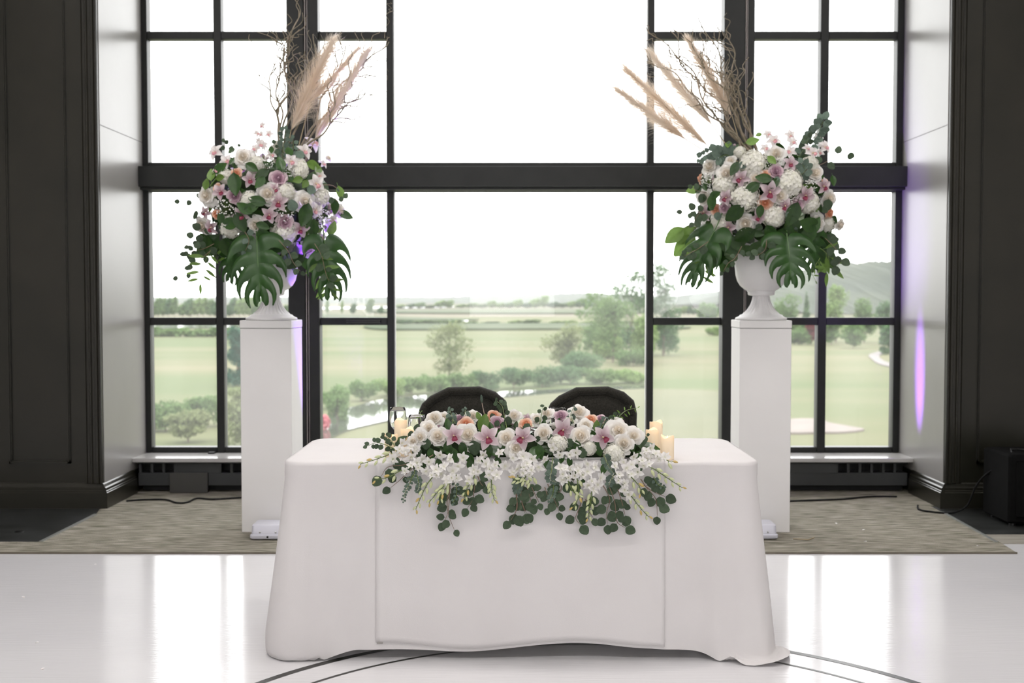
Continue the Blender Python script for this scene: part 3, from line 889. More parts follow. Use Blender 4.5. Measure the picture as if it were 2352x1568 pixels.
def far_tree(px, pb, hpx, wpx, label, group):
    b = gp(px, pb)
    s = b.y / F
    t = tag(empty('far_tree', b), label, 'tree', group)
    S = Matrix.Diagonal((wpx * s, wpx * s, hpx * s, 1))
    inst(FTM[rf.choice((0, 0, 1, 2))][rf.randrange(3)], 'crown', t, S)
    inst(FTK, 'trunk', t, S)


for i in range(26):
    far_tree(338 + i * 13.2 + rf.uniform(-5, 5), 727, rf.uniform(26, 50), rf.uniform(22, 34), 'hazy far tree in the belt along the left horizon', 'far trees on the left horizon')
for px, hp, wp in ((752, 34, 12), (786, 32, 10), (812, 26, 20), (850, 38, 24), (875, 18, 18)):
    far_tree(px, 721, hp, wp, 'hazy far tree in the pane right of the left mullion', 'far trees right of the left mullion')
for i, (px, hp) in enumerate(((920, 8), (945, 10), (965, 13), (990, 8), (1014, 18), (1033, 19), (1060, 9), (1085, 12), (1108, 9), (1130, 17), (1150, 12), (1170, 13), (1190, 20), (1212, 12), (1230, 22), (1250, 30), (1272, 14), (1292, 12), (1312, 16), (1332, 22), (1350, 18))):
    far_tree(px, 707, hp, rf.uniform(26, 40), 'hazy tiny far tree on the horizon of the centre pane', 'far trees on the centre horizon')
for i in range(16):
    far_tree(880 + i * 43 + rf.uniform(-15, 15), 744, rf.uniform(6, 11), rf.uniform(40, 70), 'low far marsh thicket across the centre pane', 'low thickets in the marsh')
for i in range(10):
    far_tree(1560 + i * 11, 722, rf.uniform(10, 20), rf.uniform(14, 26), 'hazy far tree in the pane left of the right urn', 'far trees left of the right urn')


def ridge(name, pts, Y, depth, label, rough, seed):
    rs = random.Random(seed)
    xs = np.linspace(pts[0][0], pts[-1][0], 260)
    ys = np.interp(xs, [p[0] for p in pts], [p[1] for p in pts])
    rows = []
    top = [at(x, y - rs.uniform(0, rough), Y) for x, y in zip(xs, ys)]
    for q, hgt in ((0, 0), (0.35, .55), (0.6, .82), (0.8, 1.0), (1.0, .9), (1.6, .5), (2.2, 0)):
        rows.append([(p.x, p.y - depth * .5 + depth * q + rs.uniform(-1, 1) * depth * .02, GZ + (p.z - GZ) * hgt * (1 if hgt in (0, 1) else rs.uniform(.96, 1.04))) for p in top])
    return tag(MB().grid(rows).obj(name, M['hill'], None, 'all'), label, 'hill')


ridge('forested_hill', [(1740, 700), (1790, 672), (1830, 648), (1880, 632), (1930, 618), (1990, 606), (2060, 602), (2200, 595), (2500, 640)], 620, 220, 'blue hazy forested hill at the right horizon', 13, 1)
ridge('far_hill', [(1480, 690), (1560, 681), (1620, 674), (1680, 667), (1760, 660), (1850, 676)], 1500, 300, 'very pale distant hill left of the right urn', 1, 2)
ridge('far_shore', [(-300, 684), (300, 683), (700, 681), (1000, 682), (1200, 676), (1350, 672), (1500, 678), (1600, 690)], 1700, 300, 'pale blue far shore ridge along the whole horizon', 1.5, 3)


def haze():
    m, N, K = new_mat('summer_haze')
    out = N.new('ShaderNodeOutputMaterial')
    v = N.new('ShaderNodeVolumeScatter')
    v.inputs['Color'].default_value = (0.93, 0.965, 1.0, 1)
    v.inputs['Density'].default_value = HAZE
    v.inputs['Anisotropy'].default_value = 0.0
    K.new(v.outputs['Volume'], out.inputs['Volume'])
    try:
        m.cycles.volume_sampling = 'DISTANCE'
    except Exception:
        pass
    o = MB().box(-1800, 1800, 230, 2600, GZ + 0.6, 30).obj('haze', m)
    tag(o, 'thin pale haze hanging over the distant land', 'haze', kind='stuff')


HAZE = 0.00008
if HAZE:
    haze()

# ------------------------------------------------------------------ pedestals, urns, uplights
def pedestal(cx, cy, rz, label):
    t = tag(empty('pedestal', (cx, cy, 0.006), rz), label, 'pedestal', 'white box pedestals')
    MB().cbox(-.151, .151, -.151, .151, 0, 1.206, 0.002).obj('shaft', M['white_paint'], t)
    MB().cbox(-.150, .150, -.150, .150, 1.206, 1.209, 0.0005).obj('shadow_gap', pmat('grey_joint', (0.2, 0.2, 0.2), 0.7) if 'grey_joint' not in bpy.data.materials else bpy.data.materials['grey_joint'], t)
    MB().cbox(-.153, .153, -.153, .153, 1.209, 1.254, 0.003).obj('cap', M['white_paint'], t)
    return t


PLX, PLY = -1.446, 6.808
PRX, PRY = 1.497, 6.808
pedestal(PLX, PLY, math.radians(-1.5), 'tall white box pedestal left of the table carrying the left urn')
pedestal(PRX, PRY, math.radians(-1.5), 'tall white box pedestal right of the table carrying the right urn')
PZ = 1.261


def urn(cx, cy, label):
    t = tag(empty('urn', (cx, cy, PZ)), label, 'urn', 'white pedestal urns')
    MB().lathe([(0, 0), (.150, 0), (.153, .006), (.150, .014), (.138, .018), (.130, .022), (.124, .030), (.112, .034), (.108, .037)], 64).obj('foot', M['urn'], t, 'all')
    prof = [(.108, .037), (.104, .043), (.092, .052), (.080, .066), (.068, .085), (.059, .105), (.053, .125), (.050, .142), (.050, .146)]
    fl_ = lambda j: (0 if j in (0, 8) else 0.075)
    MB().lathe(prof, 96, flute=fl_).obj('fluted_stem', M['urn'], t, 'all')
    MB().lathe([(.050, .144), (.062, .145), (.074, .148), (.079, .155), (.079, .166), (.084, .172), (.08, .176)], 64).obj('collar', M['urn'], t, 'all')
    MB().lathe([(.078, .172), (.098, .182), (.125, .205), (.143, .235), (.152, .270), (.157, .320), (.160, .380), (.163, .430), (.170, .465), (.180, .490), (.183, .500), (.178, .503), (.165, .47), (.155, .40), (.14, .3), (.09, .22), (0, .2)], 64).obj('bowl', M['urn'], t, 'all')
    return t


urn(PLX, PLY, 'white fluted urn on the left pedestal, tinted violet')
urn(PRX, PRY, 'white fluted urn on the right pedestal')


def uplight(x, y, rz, label, lit=None):
    t = tag(empty('uplight', (x, y, 0.008), rz), label, 'light', 'small white floor uplights')

    def rr(w, d, z, r=.02):
        pts = []
        for cx, cy, a0 in ((w - r, d - r, 0), (-w + r, d - r, 90), (-w + r, -d + r, 180), (w - r, -d + r, 270)):
            for q in range(5):
                a = math.radians(a0 + q * 22.5)
                pts.append((cx + r * math.cos(a), cy + r * math.sin(a), z))
        return pts
    b = MB()
    rows = [rr(.100, .088, .004), rr(.104, .092, .010), rr(.104, .092, .026), rr(.099, .087, .030)]
    b.grid(rows, True).add(rows[0], [tuple(range(19, -1, -1))])
    b.obj('base_tray', M['light_box'], t, True)
    b = MB()
    rows = [rr(.097, .085, .030), rr(.094, .082, .078), rr(.090, .078, .083)]
    b.grid(rows, True).add(rows[-1], [tuple(range(20))])
    b.obj('housing', M['light_box'], t, True)
    for q in (-.045, 0.045):
        b = MB().lathe([(0, .004), (.005, .003), (.006, 0)], 10)
        b.obj('screw', M['screw'], t, 'all', Matrix.Translation((q, -.0835, .042)) @ Matrix.Rotation(math.pi / 2, 4, 'X'))
    MB().lathe([(0, .001), (.006, .002), (.006, 0)], 10).obj('socket', M['black_metal'], t, 'all', Matrix.Translation((0, -.092, .017)) @ Matrix.Rotation(math.pi / 2, 4, 'X'))
    if lit:
        MB().lathe([(0, .0015), (.035, .0015), (.038, 0)], 20).obj('lens', M['lens'], t, 'all', Matrix.Translation((0, 0.02, .083)))
    return t


uplight(-1.40, 6.527, 0, 'small white box light on the carpet before the left pedestal')
uplight(1.425, 6.535, 0, 'small white box light on the carpet before the right pedestal')
uplight(-1.13, 7.22, 0, 'white box light hidden on the floor behind the left pedestal, glowing violet', True)
uplight(1.62, 7.30, 0, 'white box light hidden on the floor behind the right pedestal, glowing violet', True)
VIOLET = (0.30, 0.08, 1.0)
spot('uplight_beam', (-1.13, 7.24, 0.10), (-1.40, 6.90, 1.75), 420, VIOLET, 34, 0.6, 0.05)
spot('uplight_beam', (1.64, 7.32, 0.10), (XR, 7.90, 0.83), 1300, (0.40, 0.13, 1.0), 31, 1.0, 0.03, 0.24, 1.0)
spot('uplight_beam', (1.62, 7.32, 0.10), (2.72, 8.3, 1.9), 500, VIOLET, 34, 0.9, 0.04)

# ------------------------------------------------------------------ table, cloth, runner
TX, TY, TA, TB, TZ = 0.036, 4.716, 0.915, 0.371, 0.757


def rrect(a, b, r, n=260):
    """closed rounded rectangle sampled evenly; returns list of (x, y, nx, ny)"""
    segs = []
    out = []
    Ls = [2 * (a - r), math.pi / 2 * r, 2 * (b - r), math.pi / 2 * r] * 1
    per = 4 * (a - r) + 4 * (b - r) + 2 * math.pi * r
    for i in range(n):
        s = per * i / n
        # start front edge left -> right (front = -y)
        if s < 2 * (a - r):
            out.append((-a + r + s, -b, 0, -1)); continue
        s -= 2 * (a - r)
        if s < math.pi / 2 * r:
            t = s / r; out.append((a - r + r * math.sin(t), -b + r - r * math.cos(t), math.sin(t), -math.cos(t))); continue
        s -= math.pi / 2 * r
        if s < 2 * (b - r):
            out.append((a, -b + r + s, 1, 0)); continue
        s -= 2 * (b - r)
        if s < math.pi / 2 * r:
            t = s / r; out.append((a - r + r * math.cos(t), b - r + r * math.sin(t), math.cos(t), math.sin(t))); continue
        s -= math.pi / 2 * r
        if s < 2 * (a - r):
            out.append((a - r - s, b, 0, 1)); continue
        s -= 2 * (a - r)
        if s < math.pi / 2 * r:
            t = s / r; out.append((-a + r - r * math.sin(t), b - r + r * math.cos(t), -math.sin(t), math.cos(t))); continue
        s -= math.pi / 2 * r
        if s < 2 * (b - r):
            out.append((-a, b - r - s, -1, 0)); continue
        s -= 2 * (b - r)
        t = s / r; out.append((-a + r - r * math.cos(t), -b + r - r * math.sin(t), -math.cos(t), -math.sin(t)))
    return out


tb = tag(empty('folding_table', (TX, TY, 0)), 'rectangular folding table hidden under the white cloth', 'table')
rows = [[(x, y, z) for x, y, *_ in rrect(TA - .004, TB - .004, .06, 120)] for z in (TZ - .045, TZ - .004)]
mb = MB().grid(rows, True)
mb.add(rows[0], [tuple(range(119, -1, -1))]).add(rows[1], [tuple(range(120))])
mb.obj('table_top', M['table_top'], tb)
for sx in (-1, 1):
    for sy in (-1, 1):
        MB().tube([(sx * .72, sy * .28, TZ - .045), (sx * .72, sy * .30, .03)], .014, 10).tube([(sx * .72, sy * .30, .03), (sx * .72, sy * .30, .0005)], .019, 10).obj('leg', M['black_metal'], tb, True)
    MB().tube([(sx * .72, -.295, .20), (sx * .72, .295, .20)], .010, 8).obj('stretcher', M['black_metal'], tb, True)


def drape_point(x, y, nx, ny, t, cr, gap=0.0):
    """t 0..1 down the drop. cr 0..1 corner weight."""
    front = max(0, -ny)
    side = abs(nx)
    fl_ = 0.012 + 0.010 * front + 0.055 * side * (1 if x < 0 else 1.0)
    fl_ = fl_ * (1 - cr) + (0.105 if ny < 0 else .09) * cr
    ph = x * 6.0 + y * 7.0
    fold = (math.sin(ph * 1.7 + .6) * .5 + math.sin(ph * 3.3 + 1.9) * .35) * (0.007 * front + 0.022 * side + 0.010 * (ny > .5))
    if front > .9 and abs(x) > 0.45:
        # soft vertical folds near the ends of the front
        q = (abs(x) - .45) / .45
        fold += q * (.012 * math.sin(x * 34.0 + 1.0) + .006 * math.sin(x * 61.0))
    hem = 0.042 + .012 * math.sin(x * 4.1 + .5) + .008 * math.sin(x * 9.0)
    hem = hem * (1 - cr) - (0.07 if x < 0 else 0.10) * cr * (1 if ny <= 0.2 else .3)
    drop = TZ + .004 - hem
    lip = min(1, t / 0.05)
    off = .006 + gap + fl_ * t ** 1.15 + fold * t ** 0.8 + 0.004 * math.exp(-((t - .0) / .05) ** 2)
    if .07 < t:
        off -= .0025
    z = TZ + .004 - drop * t
    k = cr * max(0, (t - .80) / .20)
    if x < 0:
        off -= .050 * k * k                       # left corners tuck back under
    off += cr * (t > .6) * (.010 * math.sin(ph * 5) + .004 * math.sin(ph * 9 + 1)) * (t - .6) / .4
    if z < 0.004:
        over = 0.004 - z
        off += over * (-.25 if x < 0 else 0.55)
        z = 0.004 + gap + (.5 + .5 * math.sin(ph * 6 + over * 30)) * .022 * min(1, over / .03)
    return (x + nx * off, y + ny * off, z)


cl = MB()
per = rrect(TA, TB, .075, 420)
corner = []
for x, y, nx, ny in per:
    dx, dy = TA - abs(x), TB - abs(y)
    corner.append(math.exp(-(dx * dx + dy * dy) / (2 * .10 ** 2)))
rows = []
for q in (0.0, .3, .6, .85, .95):
    rows.append([(x * q, y * q if q else 0, TZ + .004 + .0006 * math.sin(x * 30 * q) * (q < .9)) for x, y, *_ in per])
ed = [[(x - nx * e, y - ny * e, TZ + .004 - d) for x, y, nx, ny in per] for e, d in ((.008, 0), (.002, .0012))]
rows += ed
for t in list(np.linspace(0.006, .08, 6)) + list(np.linspace(.11, 1.0, 34)):
    rows.append([drape_point(x, y, nx, ny, t, c) for (x, y, nx, ny), c in zip(per, corner)])
cl.grid(rows, True)
clo = cl.obj('tablecloth', M['cloth'], None, 'all', Matrix.Translation((TX, TY, 0)))
tag(clo, 'white floor length tablecloth draped over the rectangular head table', 'tablecloth')
# runner panel laid across the table, its hem showing as a vertical edge on the front
rn = MB()
xs = np.linspace(-.560, .552, 60)
rows = []
for yy in (TB - .01, 0.0, -TB + .03, -TB + .008):
    rows.append([(x, yy, TZ + .0075) for x in xs])
rows.append([(x, -TB - .004, TZ + .0055) for x in xs])
for t in list(np.linspace(0.006, .08, 6)) + list(np.linspace(.11, 0.985, 30)):
    row = []
    for x in xs:
        p = drape_point(x, -TB, 0, -1, t * (1 - .025 * math.exp(-((x + .56) / .2) ** 2)), 0, 0.004)
        row.append(p)
    rows.append(row)
rn.grid(rows)
rno = rn.obj('table_runner', M['cloth'], None, 'all', Matrix.Translation((TX, TY, 0)))
sm = rno.modifiers.new('thickness', 'SOLIDIFY')
sm.thickness = 0.0016
tag(rno, 'white overlay cloth panel hanging down the middle of the table front', 'table runner')
MB().box(-.012, .012, -.0005, .0005, -.004, .003).obj('care_tag', pmat('grey_tag', (0.35, 0.33, 0.31), 0.8), rno, False, Matrix.Translation(Vector(drape_point(-.545, -TB, 0, -1, .962, 0, .004)) + Vector((0, -.002, 0))))

# ------------------------------------------------------------------ chairs
def chair(cx, cy, label):
    t = tag(empty('banquet_chair', (cx, cy, 0.0)), label, 'chair', 'two charcoal chairs at the head table')
    prof = [(-.196, .60), (-.215, .72), (-.218, .83), (-.214, .848), (-.200, .878), (-.160, .915), (-.075, .957), (.078, .961), (.155, .935), (.203, .893), (.214, .848), (.218, .83), (.215, .72), (.196, .60)]
    cxm, czm = 0.0, .76

    def shrink(p, d):
        v = Vector((p[0] - cxm, p[1] - czm))
        return (cxm + v.x * (1 - d / .215), czm + v.y * (1 - d / .2))
    b = MB()
    base = [(p[0], p[1]) for p in [(-.15, .46)] + prof + [(.15, .46)]]
    rings = []
    for d, y in ((.018, .03), (.004, .02), (0.0, .0), (.004, -.02), (.016, -.028)):
        rings.append([(shrink(p, d)[0], y, shrink(p, d)[1]) for p in base])
    b.grid(rings, True)
    n = len(base)
    b.add(rings[0], [tuple(range(n))]).add(rings[-1], [tuple(range(n - 1, -1, -1))])
    b.obj('backrest', M['chair_fabric'], t, True)
    # padded border segments, each with rolled edges, meeting at stitched seams
    for i in range(1, len(prof) - 1):
        if i in (2, 3, 10, 11):
            continue
    segs = [(0, 2), (2, 4), (4, 6), (6, 7), (7, 9), (9, 11), (11, 13)]
    for i0, i1 in segs:
        pts = prof[i0:i1 + 1]
        dense = []
        for k in range(len(pts) - 1):
            for q in np.linspace(0, 1, 5, endpoint=(k == len(pts) - 2)):
                dense.append((pts[k][0] * (1 - q) + pts[k + 1][0] * q, pts[k][1] * (1 - q) + pts[k + 1][1] * q))
        m = len(dense)
        rows_ = []
        for k, p in enumerate(dense):
            e = min(1, min(k, m - 1 - k) / 1.5)
            bulge = .5 + .5 * e
            row = []
            for d, y in ((-.002, .005), (-.003, -.012), (.004, -.030 - .008 * bulge), (.018, -.034 - .012 * bulge), (.032, -.030 - .008 * bulge), (.036, -.022)):
                s_ = shrink(p, d)
                row.append((s_[0], y, s_[1]))
            rows_.append(row)
        b = MB().grid(rows_)
        b.obj('border_pad', M['chair_fabric'], t, 'all')
    b = MB()
    rings = []
    for d, y in ((.038, -.022), (.042, -.030), (.055, -.037), (.10, -.044), (.16, -.046)):
        rings.append([(shrink(p, d)[0], y, shrink(p, d)[1]) for p in prof])
    b.grid(rings, True)
    b.add(rings[-1], [tuple(range(len(prof) - 1, -1, -1))])
    b.obj('back_cushion', M['chair_fabric'], t, 'all')
    MB().cbox(-.225, .225, -.375, .0, .40, .48, .025).obj('seat', M['chair_fabric'], t, True)
    for sx in (-1, 1):
        MB().tube([(sx * .2, -.34, .41), (sx * .21, -.36, .0005)], [.016, .012], 8).obj('leg', M['black_metal'], t, True)
        MB().tube([(sx * .19, .0, .5), (sx * .19, .0, .40), (sx * .21, .05, .0005)], [.016, .016, .012], 8).obj('leg', M['black_metal'], t, True)
    return t


c1 = at(1065, 890, 5.52)
c2 = at(1359, 890, 5.52)
ch1 = chair(c1.x, 5.52, 'charcoal upholstered chair behind the table, the left of two')
ch2 = chair(c2.x, 5.52, 'charcoal upholstered chair behind the table, the right of two')
for c in (ch1, ch2):
    c.scale = (1, 1, at(1065, 888, 5.52).z / .961)

# ------------------------------------------------------------------ candles and glasses
TT = TZ + .0055


def candle(px, py_top, Y, h, label, r=.0262):
    p = at(px, py_top, Y)
    t = tag(empty('pillar_candle', (p.x, Y, TT)), label, 'candle', 'ivory flameless pillar candles')
    h = p.z - TT
    sd = px * .1

    def zt(a):
        return h - .005 + .0045 * math.sin(2 * a + sd) + .003 * math.sin(3 * a + sd * 2)
    n = 36
    A = [2 * math.pi * k / n for k in range(n)]
    rows_ = [[(r * .97 * math.cos(a), r * .97 * math.sin(a), 0) for a in A], [(r * math.cos(a), r * math.sin(a), .002) for a in A],
             [(r * math.cos(a), r * math.sin(a), zt(a) - .002) for a in A], [(r * .96 * math.cos(a), r * .96 * math.sin(a), zt(a)) for a in A],
             [(r * .86 * math.cos(a), r * .86 * math.sin(a), zt(a) - .001) for a in A]]
    MB().grid(rows_, True).obj('wax_body', M['wax'], t, 'all')
    rows_ = [[(r * .86 * math.cos(a), r * .86 * math.sin(a), zt(a) - .001) for a in A], [(r * .8 * math.cos(a), r * .8 * math.sin(a), h - .022) for a in A], [(0.001 * math.cos(a), .001 * math.sin(a), h - .024) for a in A]]
    MB().grid(rows_, True).obj('melt_well', M['wax_glow'], t, 'all')
    MB().lathe([(0, h - .024), (.004, h - .02), (.0045, h - .014), (.0025, h - .007), (0, h - .003)], 10).obj('flame_tip', M['wick'], t, 'all')
    return t


candle(898.5, 995, 4.44, 0, 'short ivory candle at the left end, half hidden by eucalyptus')
candle(920.5, 961, 4.56, 0, 'tallest ivory candle of the left trio')
candle(935.5, 981, 4.47, 0, 'middle height ivory candle of the left trio')
candle(1507, 965, 4.55, 0, 'tallest ivory candle of the right trio')
candle(1498.5, 983, 4.47, 0, 'middle height ivory candle of the right trio')
candle(1533, 998, 4.40, 0, 'shortest ivory candle of the right trio, nearest the table edge')


def wine_glass(px, py_top, Y, label, r=.033):
    p = at(px, py_top, Y)
    t = tag(empty('wine_glass', (p.x, Y, TT)), label, 'glass', 'clear stemmed wine glasses')
    h = p.z - TT
    bh = .105
    b0 = h - bh
    MB().lathe([(0, .0), (.034, 0), (.035, .0015), (.02, .004), (.006, .008), (.004, .014)], 36).obj('foot', M['glass'], t, 'all')
    MB().lathe([(.004, .012), (.0036, b0 * .5), (.0042, b0 - .006), (.007, b0)], 20).obj('stem', M['glass'], t, 'all')
    prof = [(.006, b0), (.018, b0 + .008), (.030, b0 + .024), (.0365, b0 + .045), (.0375, b0 + .06), (r + .002, b0 + .09), (r, h)]
    inner = [(q - .0011, z) for q, z in prof[::-1]][:-1] + [(0, b0 + .004)]
    MB().lathe(prof + [(r - .0005, h + .0006)] + inner, 40).obj('bowl', M['glass'], t, 'all')
    return t


wine_glass(914, 936, 4.92, 'clear wine glass behind the left candles, the taller looking one')
wine_glass(957, 953, 4.78, 'clear wine glass between the left candles and the white rose')
wine_glass(1281, 937, 4.90, 'clear wine glass before the right chair, half hidden by flowers')

# ------------------------------------------------------------------ flower parts (unit size, +Z faces the viewer, +Y up)
def rose_meshes(seed, kind, star=False):
    """spiral of overlapping petals: rims step down from the closed centre to the splayed guard petals"""
    rr = random.Random(seed)
    N = 24
    outer, heart = MB(), MB()
    for i in range(N):
        t = i / (N - 1)
        ang = i * 2.399 + rr.uniform(-.12, .12)
        rim = .07 + .78 * t ** 1.15
        top = .52 * (1 - t ** 1.7) + .02
        hs = (1.25 * (1 - t) + .66 * t) * rr.uniform(.94, 1.08)
        nu, nv = 7, 6
        rows = []
        jz = rr.uniform(-.03, .03)
        for b in range(nv):
            v = b / (nv - 1)
            row = []
            for a in range(nu):
                u = -1 + 2 * a / (nu - 1)
                taper = max(0, (v - .55) / .45) ** 2
                w = hs * (.55 + .45 * math.sin(math.pi * .5 * min(1, .2 + v))) * (1 - (.62 if star else .38) * taper)
                ph = ang + u * w
                rho = rim * (.42 + .58 * math.sin(math.pi * .5 * v) ** .9) + .03 * u * u * t
                if t < .5:
                    rho -= .06 * max(0, v - .6) / .4 * (1 - 2 * t)      # inner rims close inwards
                z = top - .46 + (.46 + jz) * v ** .85 - (.10 + .10 * t) * (u * u) * v
                if t > .45:                                            # guard petals roll back
                    k = (t - .45) / .55 * max(0, (v - .62) / .38)
                    rho += (.34 if star else .20) * k
                    z -= (.30 if star else .16) * k * k * (1 + .3 * u * u) - .05 * k
                row.append((rho * math.cos(ph), rho * math.sin(ph), z))
            rows.append(row)
        (heart if t < .48 else outer).grid(rows)
    heart.lathe([(0, -.1), (.10, .1), (.12, .36), (.08, .44), (0, .47)], 10)
    outer.lathe([(0, -.62), (.14, -.6), (.42, -.36), (.72, -.22), (.5, -.1), (0, .05)], 14)
    c = 'rose_' + kind
    return outer.mesh(c, M[c], 'all'), heart.mesh(c + '_heart', M[c + '_heart'], 'all')


def tepal(mb, ang, Ln, Wd, cup=.10, rec=.22, tip=.75, z0=0.0, n=7, cross=.12):
    d = Vector((math.cos(ang), math.sin(ang), 0))
    s_ = Vector((-d.y, d.x, 0))
    rows = []
    for k in range(n):
        q = k / (n - 1)
        w = Wd * max(.04, math.sin(math.pi * (q ** tip) * .97 + .03)) ** .8
        c = d * (.06 + Ln * q) + Vector((0, 0, z0 + cup * q * 2 - rec * q * q * 2))
        rows.append([c + s_ * (w * u) + Vector((0, 0, cross * (u * u) * w * 2)) for u in (-1, -.5, 0, .5, 1)])
    mb.grid(rows)


def cym_meshes(kind):
    t = MB()
    for a, l_, w_ in ((90, .96, .34), (90 - 62, .98, .33), (90 + 62, .98, .33), (90 - 140, .92, .34), (90 + 140, .92, .34)):
        tepal(t, math.radians(a), l_, w_, .16 if a != 90 else .26, .20, .68, cross=.30)
    lip = MB()
    rows = []
    for k in range(8):
        q = k / 7
        c = Vector((0, -.03 - .46 * q, .18 + .26 * math.sin(q * 2.4)))
        w = .09 + .13 * math.sin(math.pi * min(1, q * .9)) + .08 * (q > .55) * math.sin((q - .55) / .45 * math.pi)
        rows.append([c + Vector((w * u, 0, (.26 * (1 - q)) * u * u - .06 * q * u * u)) for u in (-1, -.6, -.2, .2, .6, 1)])
    lip.grid(rows)
    col_ = MB().tube([(0, .02, .0), (0, .04, .16), (0, -.02, .30)], [.06, .055, .045], 8)
    return t.mesh('orchid', M['cym_' + kind], 'all'), lip.mesh('lip', M['cym_lip'] if kind == 'pink' else M['cym_lip_pale'], 'all'), col_.mesh('column', M['column'], 'all')


def dend_mesh(seed):
    rr = random.Random(seed)
    t = MB()
    for a, l_, w_ in ((90, .88, .24), (90 - 68, .95, .37), (90 + 68, .95, .37), (90 - 146, .82, .24), (90 + 146, .82, .24)):
        tepal(t, math.radians(a + rr.uniform(-8, 8)), l_, w_, rr.uniform(.06, .16), rr.uniform(.05, .2), .72, n=6)
    tepal(t, math.radians(-90), .5, .18, .25, .2, .7, .08, n=5)
    return t.mesh('dendrobium', M['dend'], 'all')


def hyd_mesh(seed):
    rs = random.Random(seed)
    mb = MB()
    n = 84
    for i in range(n):
        z = 1 - 1.55 * (i + .5) / n
        r = math.sqrt(max(0, 1 - z * z))
        a = i * 2.39996
        d = Vector((r * math.cos(a), r * math.sin(a), z))
        m = frame(d * rs.uniform(.82, 1.0), d + Vector((rs.uniform(-.25, .25), rs.uniform(-.25, .25), rs.uniform(-.25, .25))), Vector((.2, .9, .4)), .27 * rs.uniform(.8, 1.2), rs.uniform(0, 6.28))
        for q in range(4):
            ca, sa = math.cos(q * math.pi / 2), math.sin(q * math.pi / 2)
            P = [(0, 0, 0), (.55, -.42, .10), (.98, -.25, .02), (1.0, .25, .02), (.55, .42, .10)]
            mb.add([m @ Vector((x * ca - y * sa, x * sa + y * ca, z_)) for x, y, z_ in P], [(0, 1, 2, 3, 4)])
    mb.lathe([(0, -.7), (.5, -.55), (.82, 0), (.75, .4), (.4, .72), (0, .82)], 12)
    return mb.mesh('hydrangea', M['hyd'], False)


def gyp_mesh(seed):
    rs = random.Random(seed)
    mb = MB()
    for i in range(55):
        d = Vector((rs.gauss(0, 1), rs.gauss(0, 1), rs.uniform(.1, 1.6))).normalized() * rs.uniform(.55, 1.0)
        r = rs.uniform(.05, .085)
        mb.tube([Vector((0, 0, -.3)), d * .5, d], [.008, .007, .005], 3, 1, False)
        rows = []
        for th in (0.02, .8, 1.6, 2.4, 3.1):
            rows.append([d + Vector((math.sin(th) * math.cos(2 * math.pi * k / 6), math.sin(th) * math.sin(2 * math.pi * k / 6), math.cos(th))) * r for k in range(6)])
        mb.grid(rows, True)
    return mb.mesh('babys_breath', [M['gyp'], M['stem']], 'all')


def leaf_mesh(name, mat, width=.30, tip=.9, droop=.18, fold=.10, n=7, heart=False):
    mb = MB()
    rows = []
    for k in range(n):
        q = k / (n - 1)
        w = width * max(.03, math.sin(math.pi * (q ** tip) * .96 + .04)) ** (.62 if heart else .85)
        c = Vector((0, q, -droop * q * q))
        rows.append([c + Vector((w * u, 0, fold * abs(u) - .04 * u * u)) for u in (-1, -.5, 0, .5, 1)])
    mb.grid(rows)
    mb.tube([(0, -.22, .0), (0, 0, -.004), (0, .5, -droop * .25 - .006), (0, .95, -droop * .9 - .004)], [.014, .013, .010, .003], 4, 0, False)
    return mb.mesh(name, mat, 'all')


def monstera_mesh(seed, slits=True):
    rs = random.Random(seed)
    mb = MB()
    n = 5
    for side in (-1, 1):
        B = []
        # boundary curves from the midrib outwards
        for i in range(n + 1):
            q = i / n
            s = .02 + .90 * q ** .9
            a0 = math.radians(122 - 92 * q)          # angle from +Y
            ln = (.50 + .16 * math.sin(math.pi * min(1, q * .9 + .08))) * (1 - .36 * q ** 2)
            if i == n:
                s, a0, ln = .93, math.radians(3), .10
            rows = []
            pts = []
            for k in range(11):
                t = k / 10
                a = a0 - math.radians(30 + 22 * (1 - q)) * t * t * (1 if i < n else 0)
                if i == 0:
                    a = a0 + math.radians(30) - math.radians(80) * t * t
                x = side * math.sin(a) * ln * t
                y = s + math.cos(a) * ln * t
                pts.append(Vector((x, y, 0)))
            B.append(pts)
        for i in range(n):
            rows = []
            g0 = .38 + rs.uniform(-.06, .06)
            for k in range(11):
                t = k / 10
                gap = 0 if t < g0 else (.10 + .32 * min(1, (t - g0) / .3) ** .7)
                if t > .82:
                    gap = gap + (1 - gap) * ((t - .82) / .18) ** 2 * .72
                a, b = B[i][k], B[i + 1][k]
                lo, hi = (gap * .5 if i > 0 else gap * .2), 1 - (gap * .5 if i < n - 1 else gap * .1)
                row = []
                for u in (0, .33, .67, 1):
                    q = lo + (hi - lo) * u
                    p = a.lerp(b, q)
                    p.z = .05 * math.sin(math.pi * u) * (1 if t > .1 else 0) - .22 * (p.x * p.x) - .20 * max(0, p.y - .1) ** 2 + .05 * abs(p.x)
                    row.append(p)
                rows.append(row)
            mb.grid(rows)
    # midrib and petiole
    mb.tube([(0, -.45, .10), (0, -.15, .02), (0, .02, 0), (0, .4, -.02), (0, .8, -.10), (0, 1.0, -.165)], [.014, .013, .012, .009, .006, .002], 6, 1)
    return mb.mesh('monstera_leaf', [M['monstera'], M['monstera_rib']], 'all')


def bud_mesh(name, mat):
    return MB().lathe([(0, 0), (.14, .12), (.24, .4), (.2, .7), (.07, .95), (0, 1)], 8).mesh(name, mat, 'all')


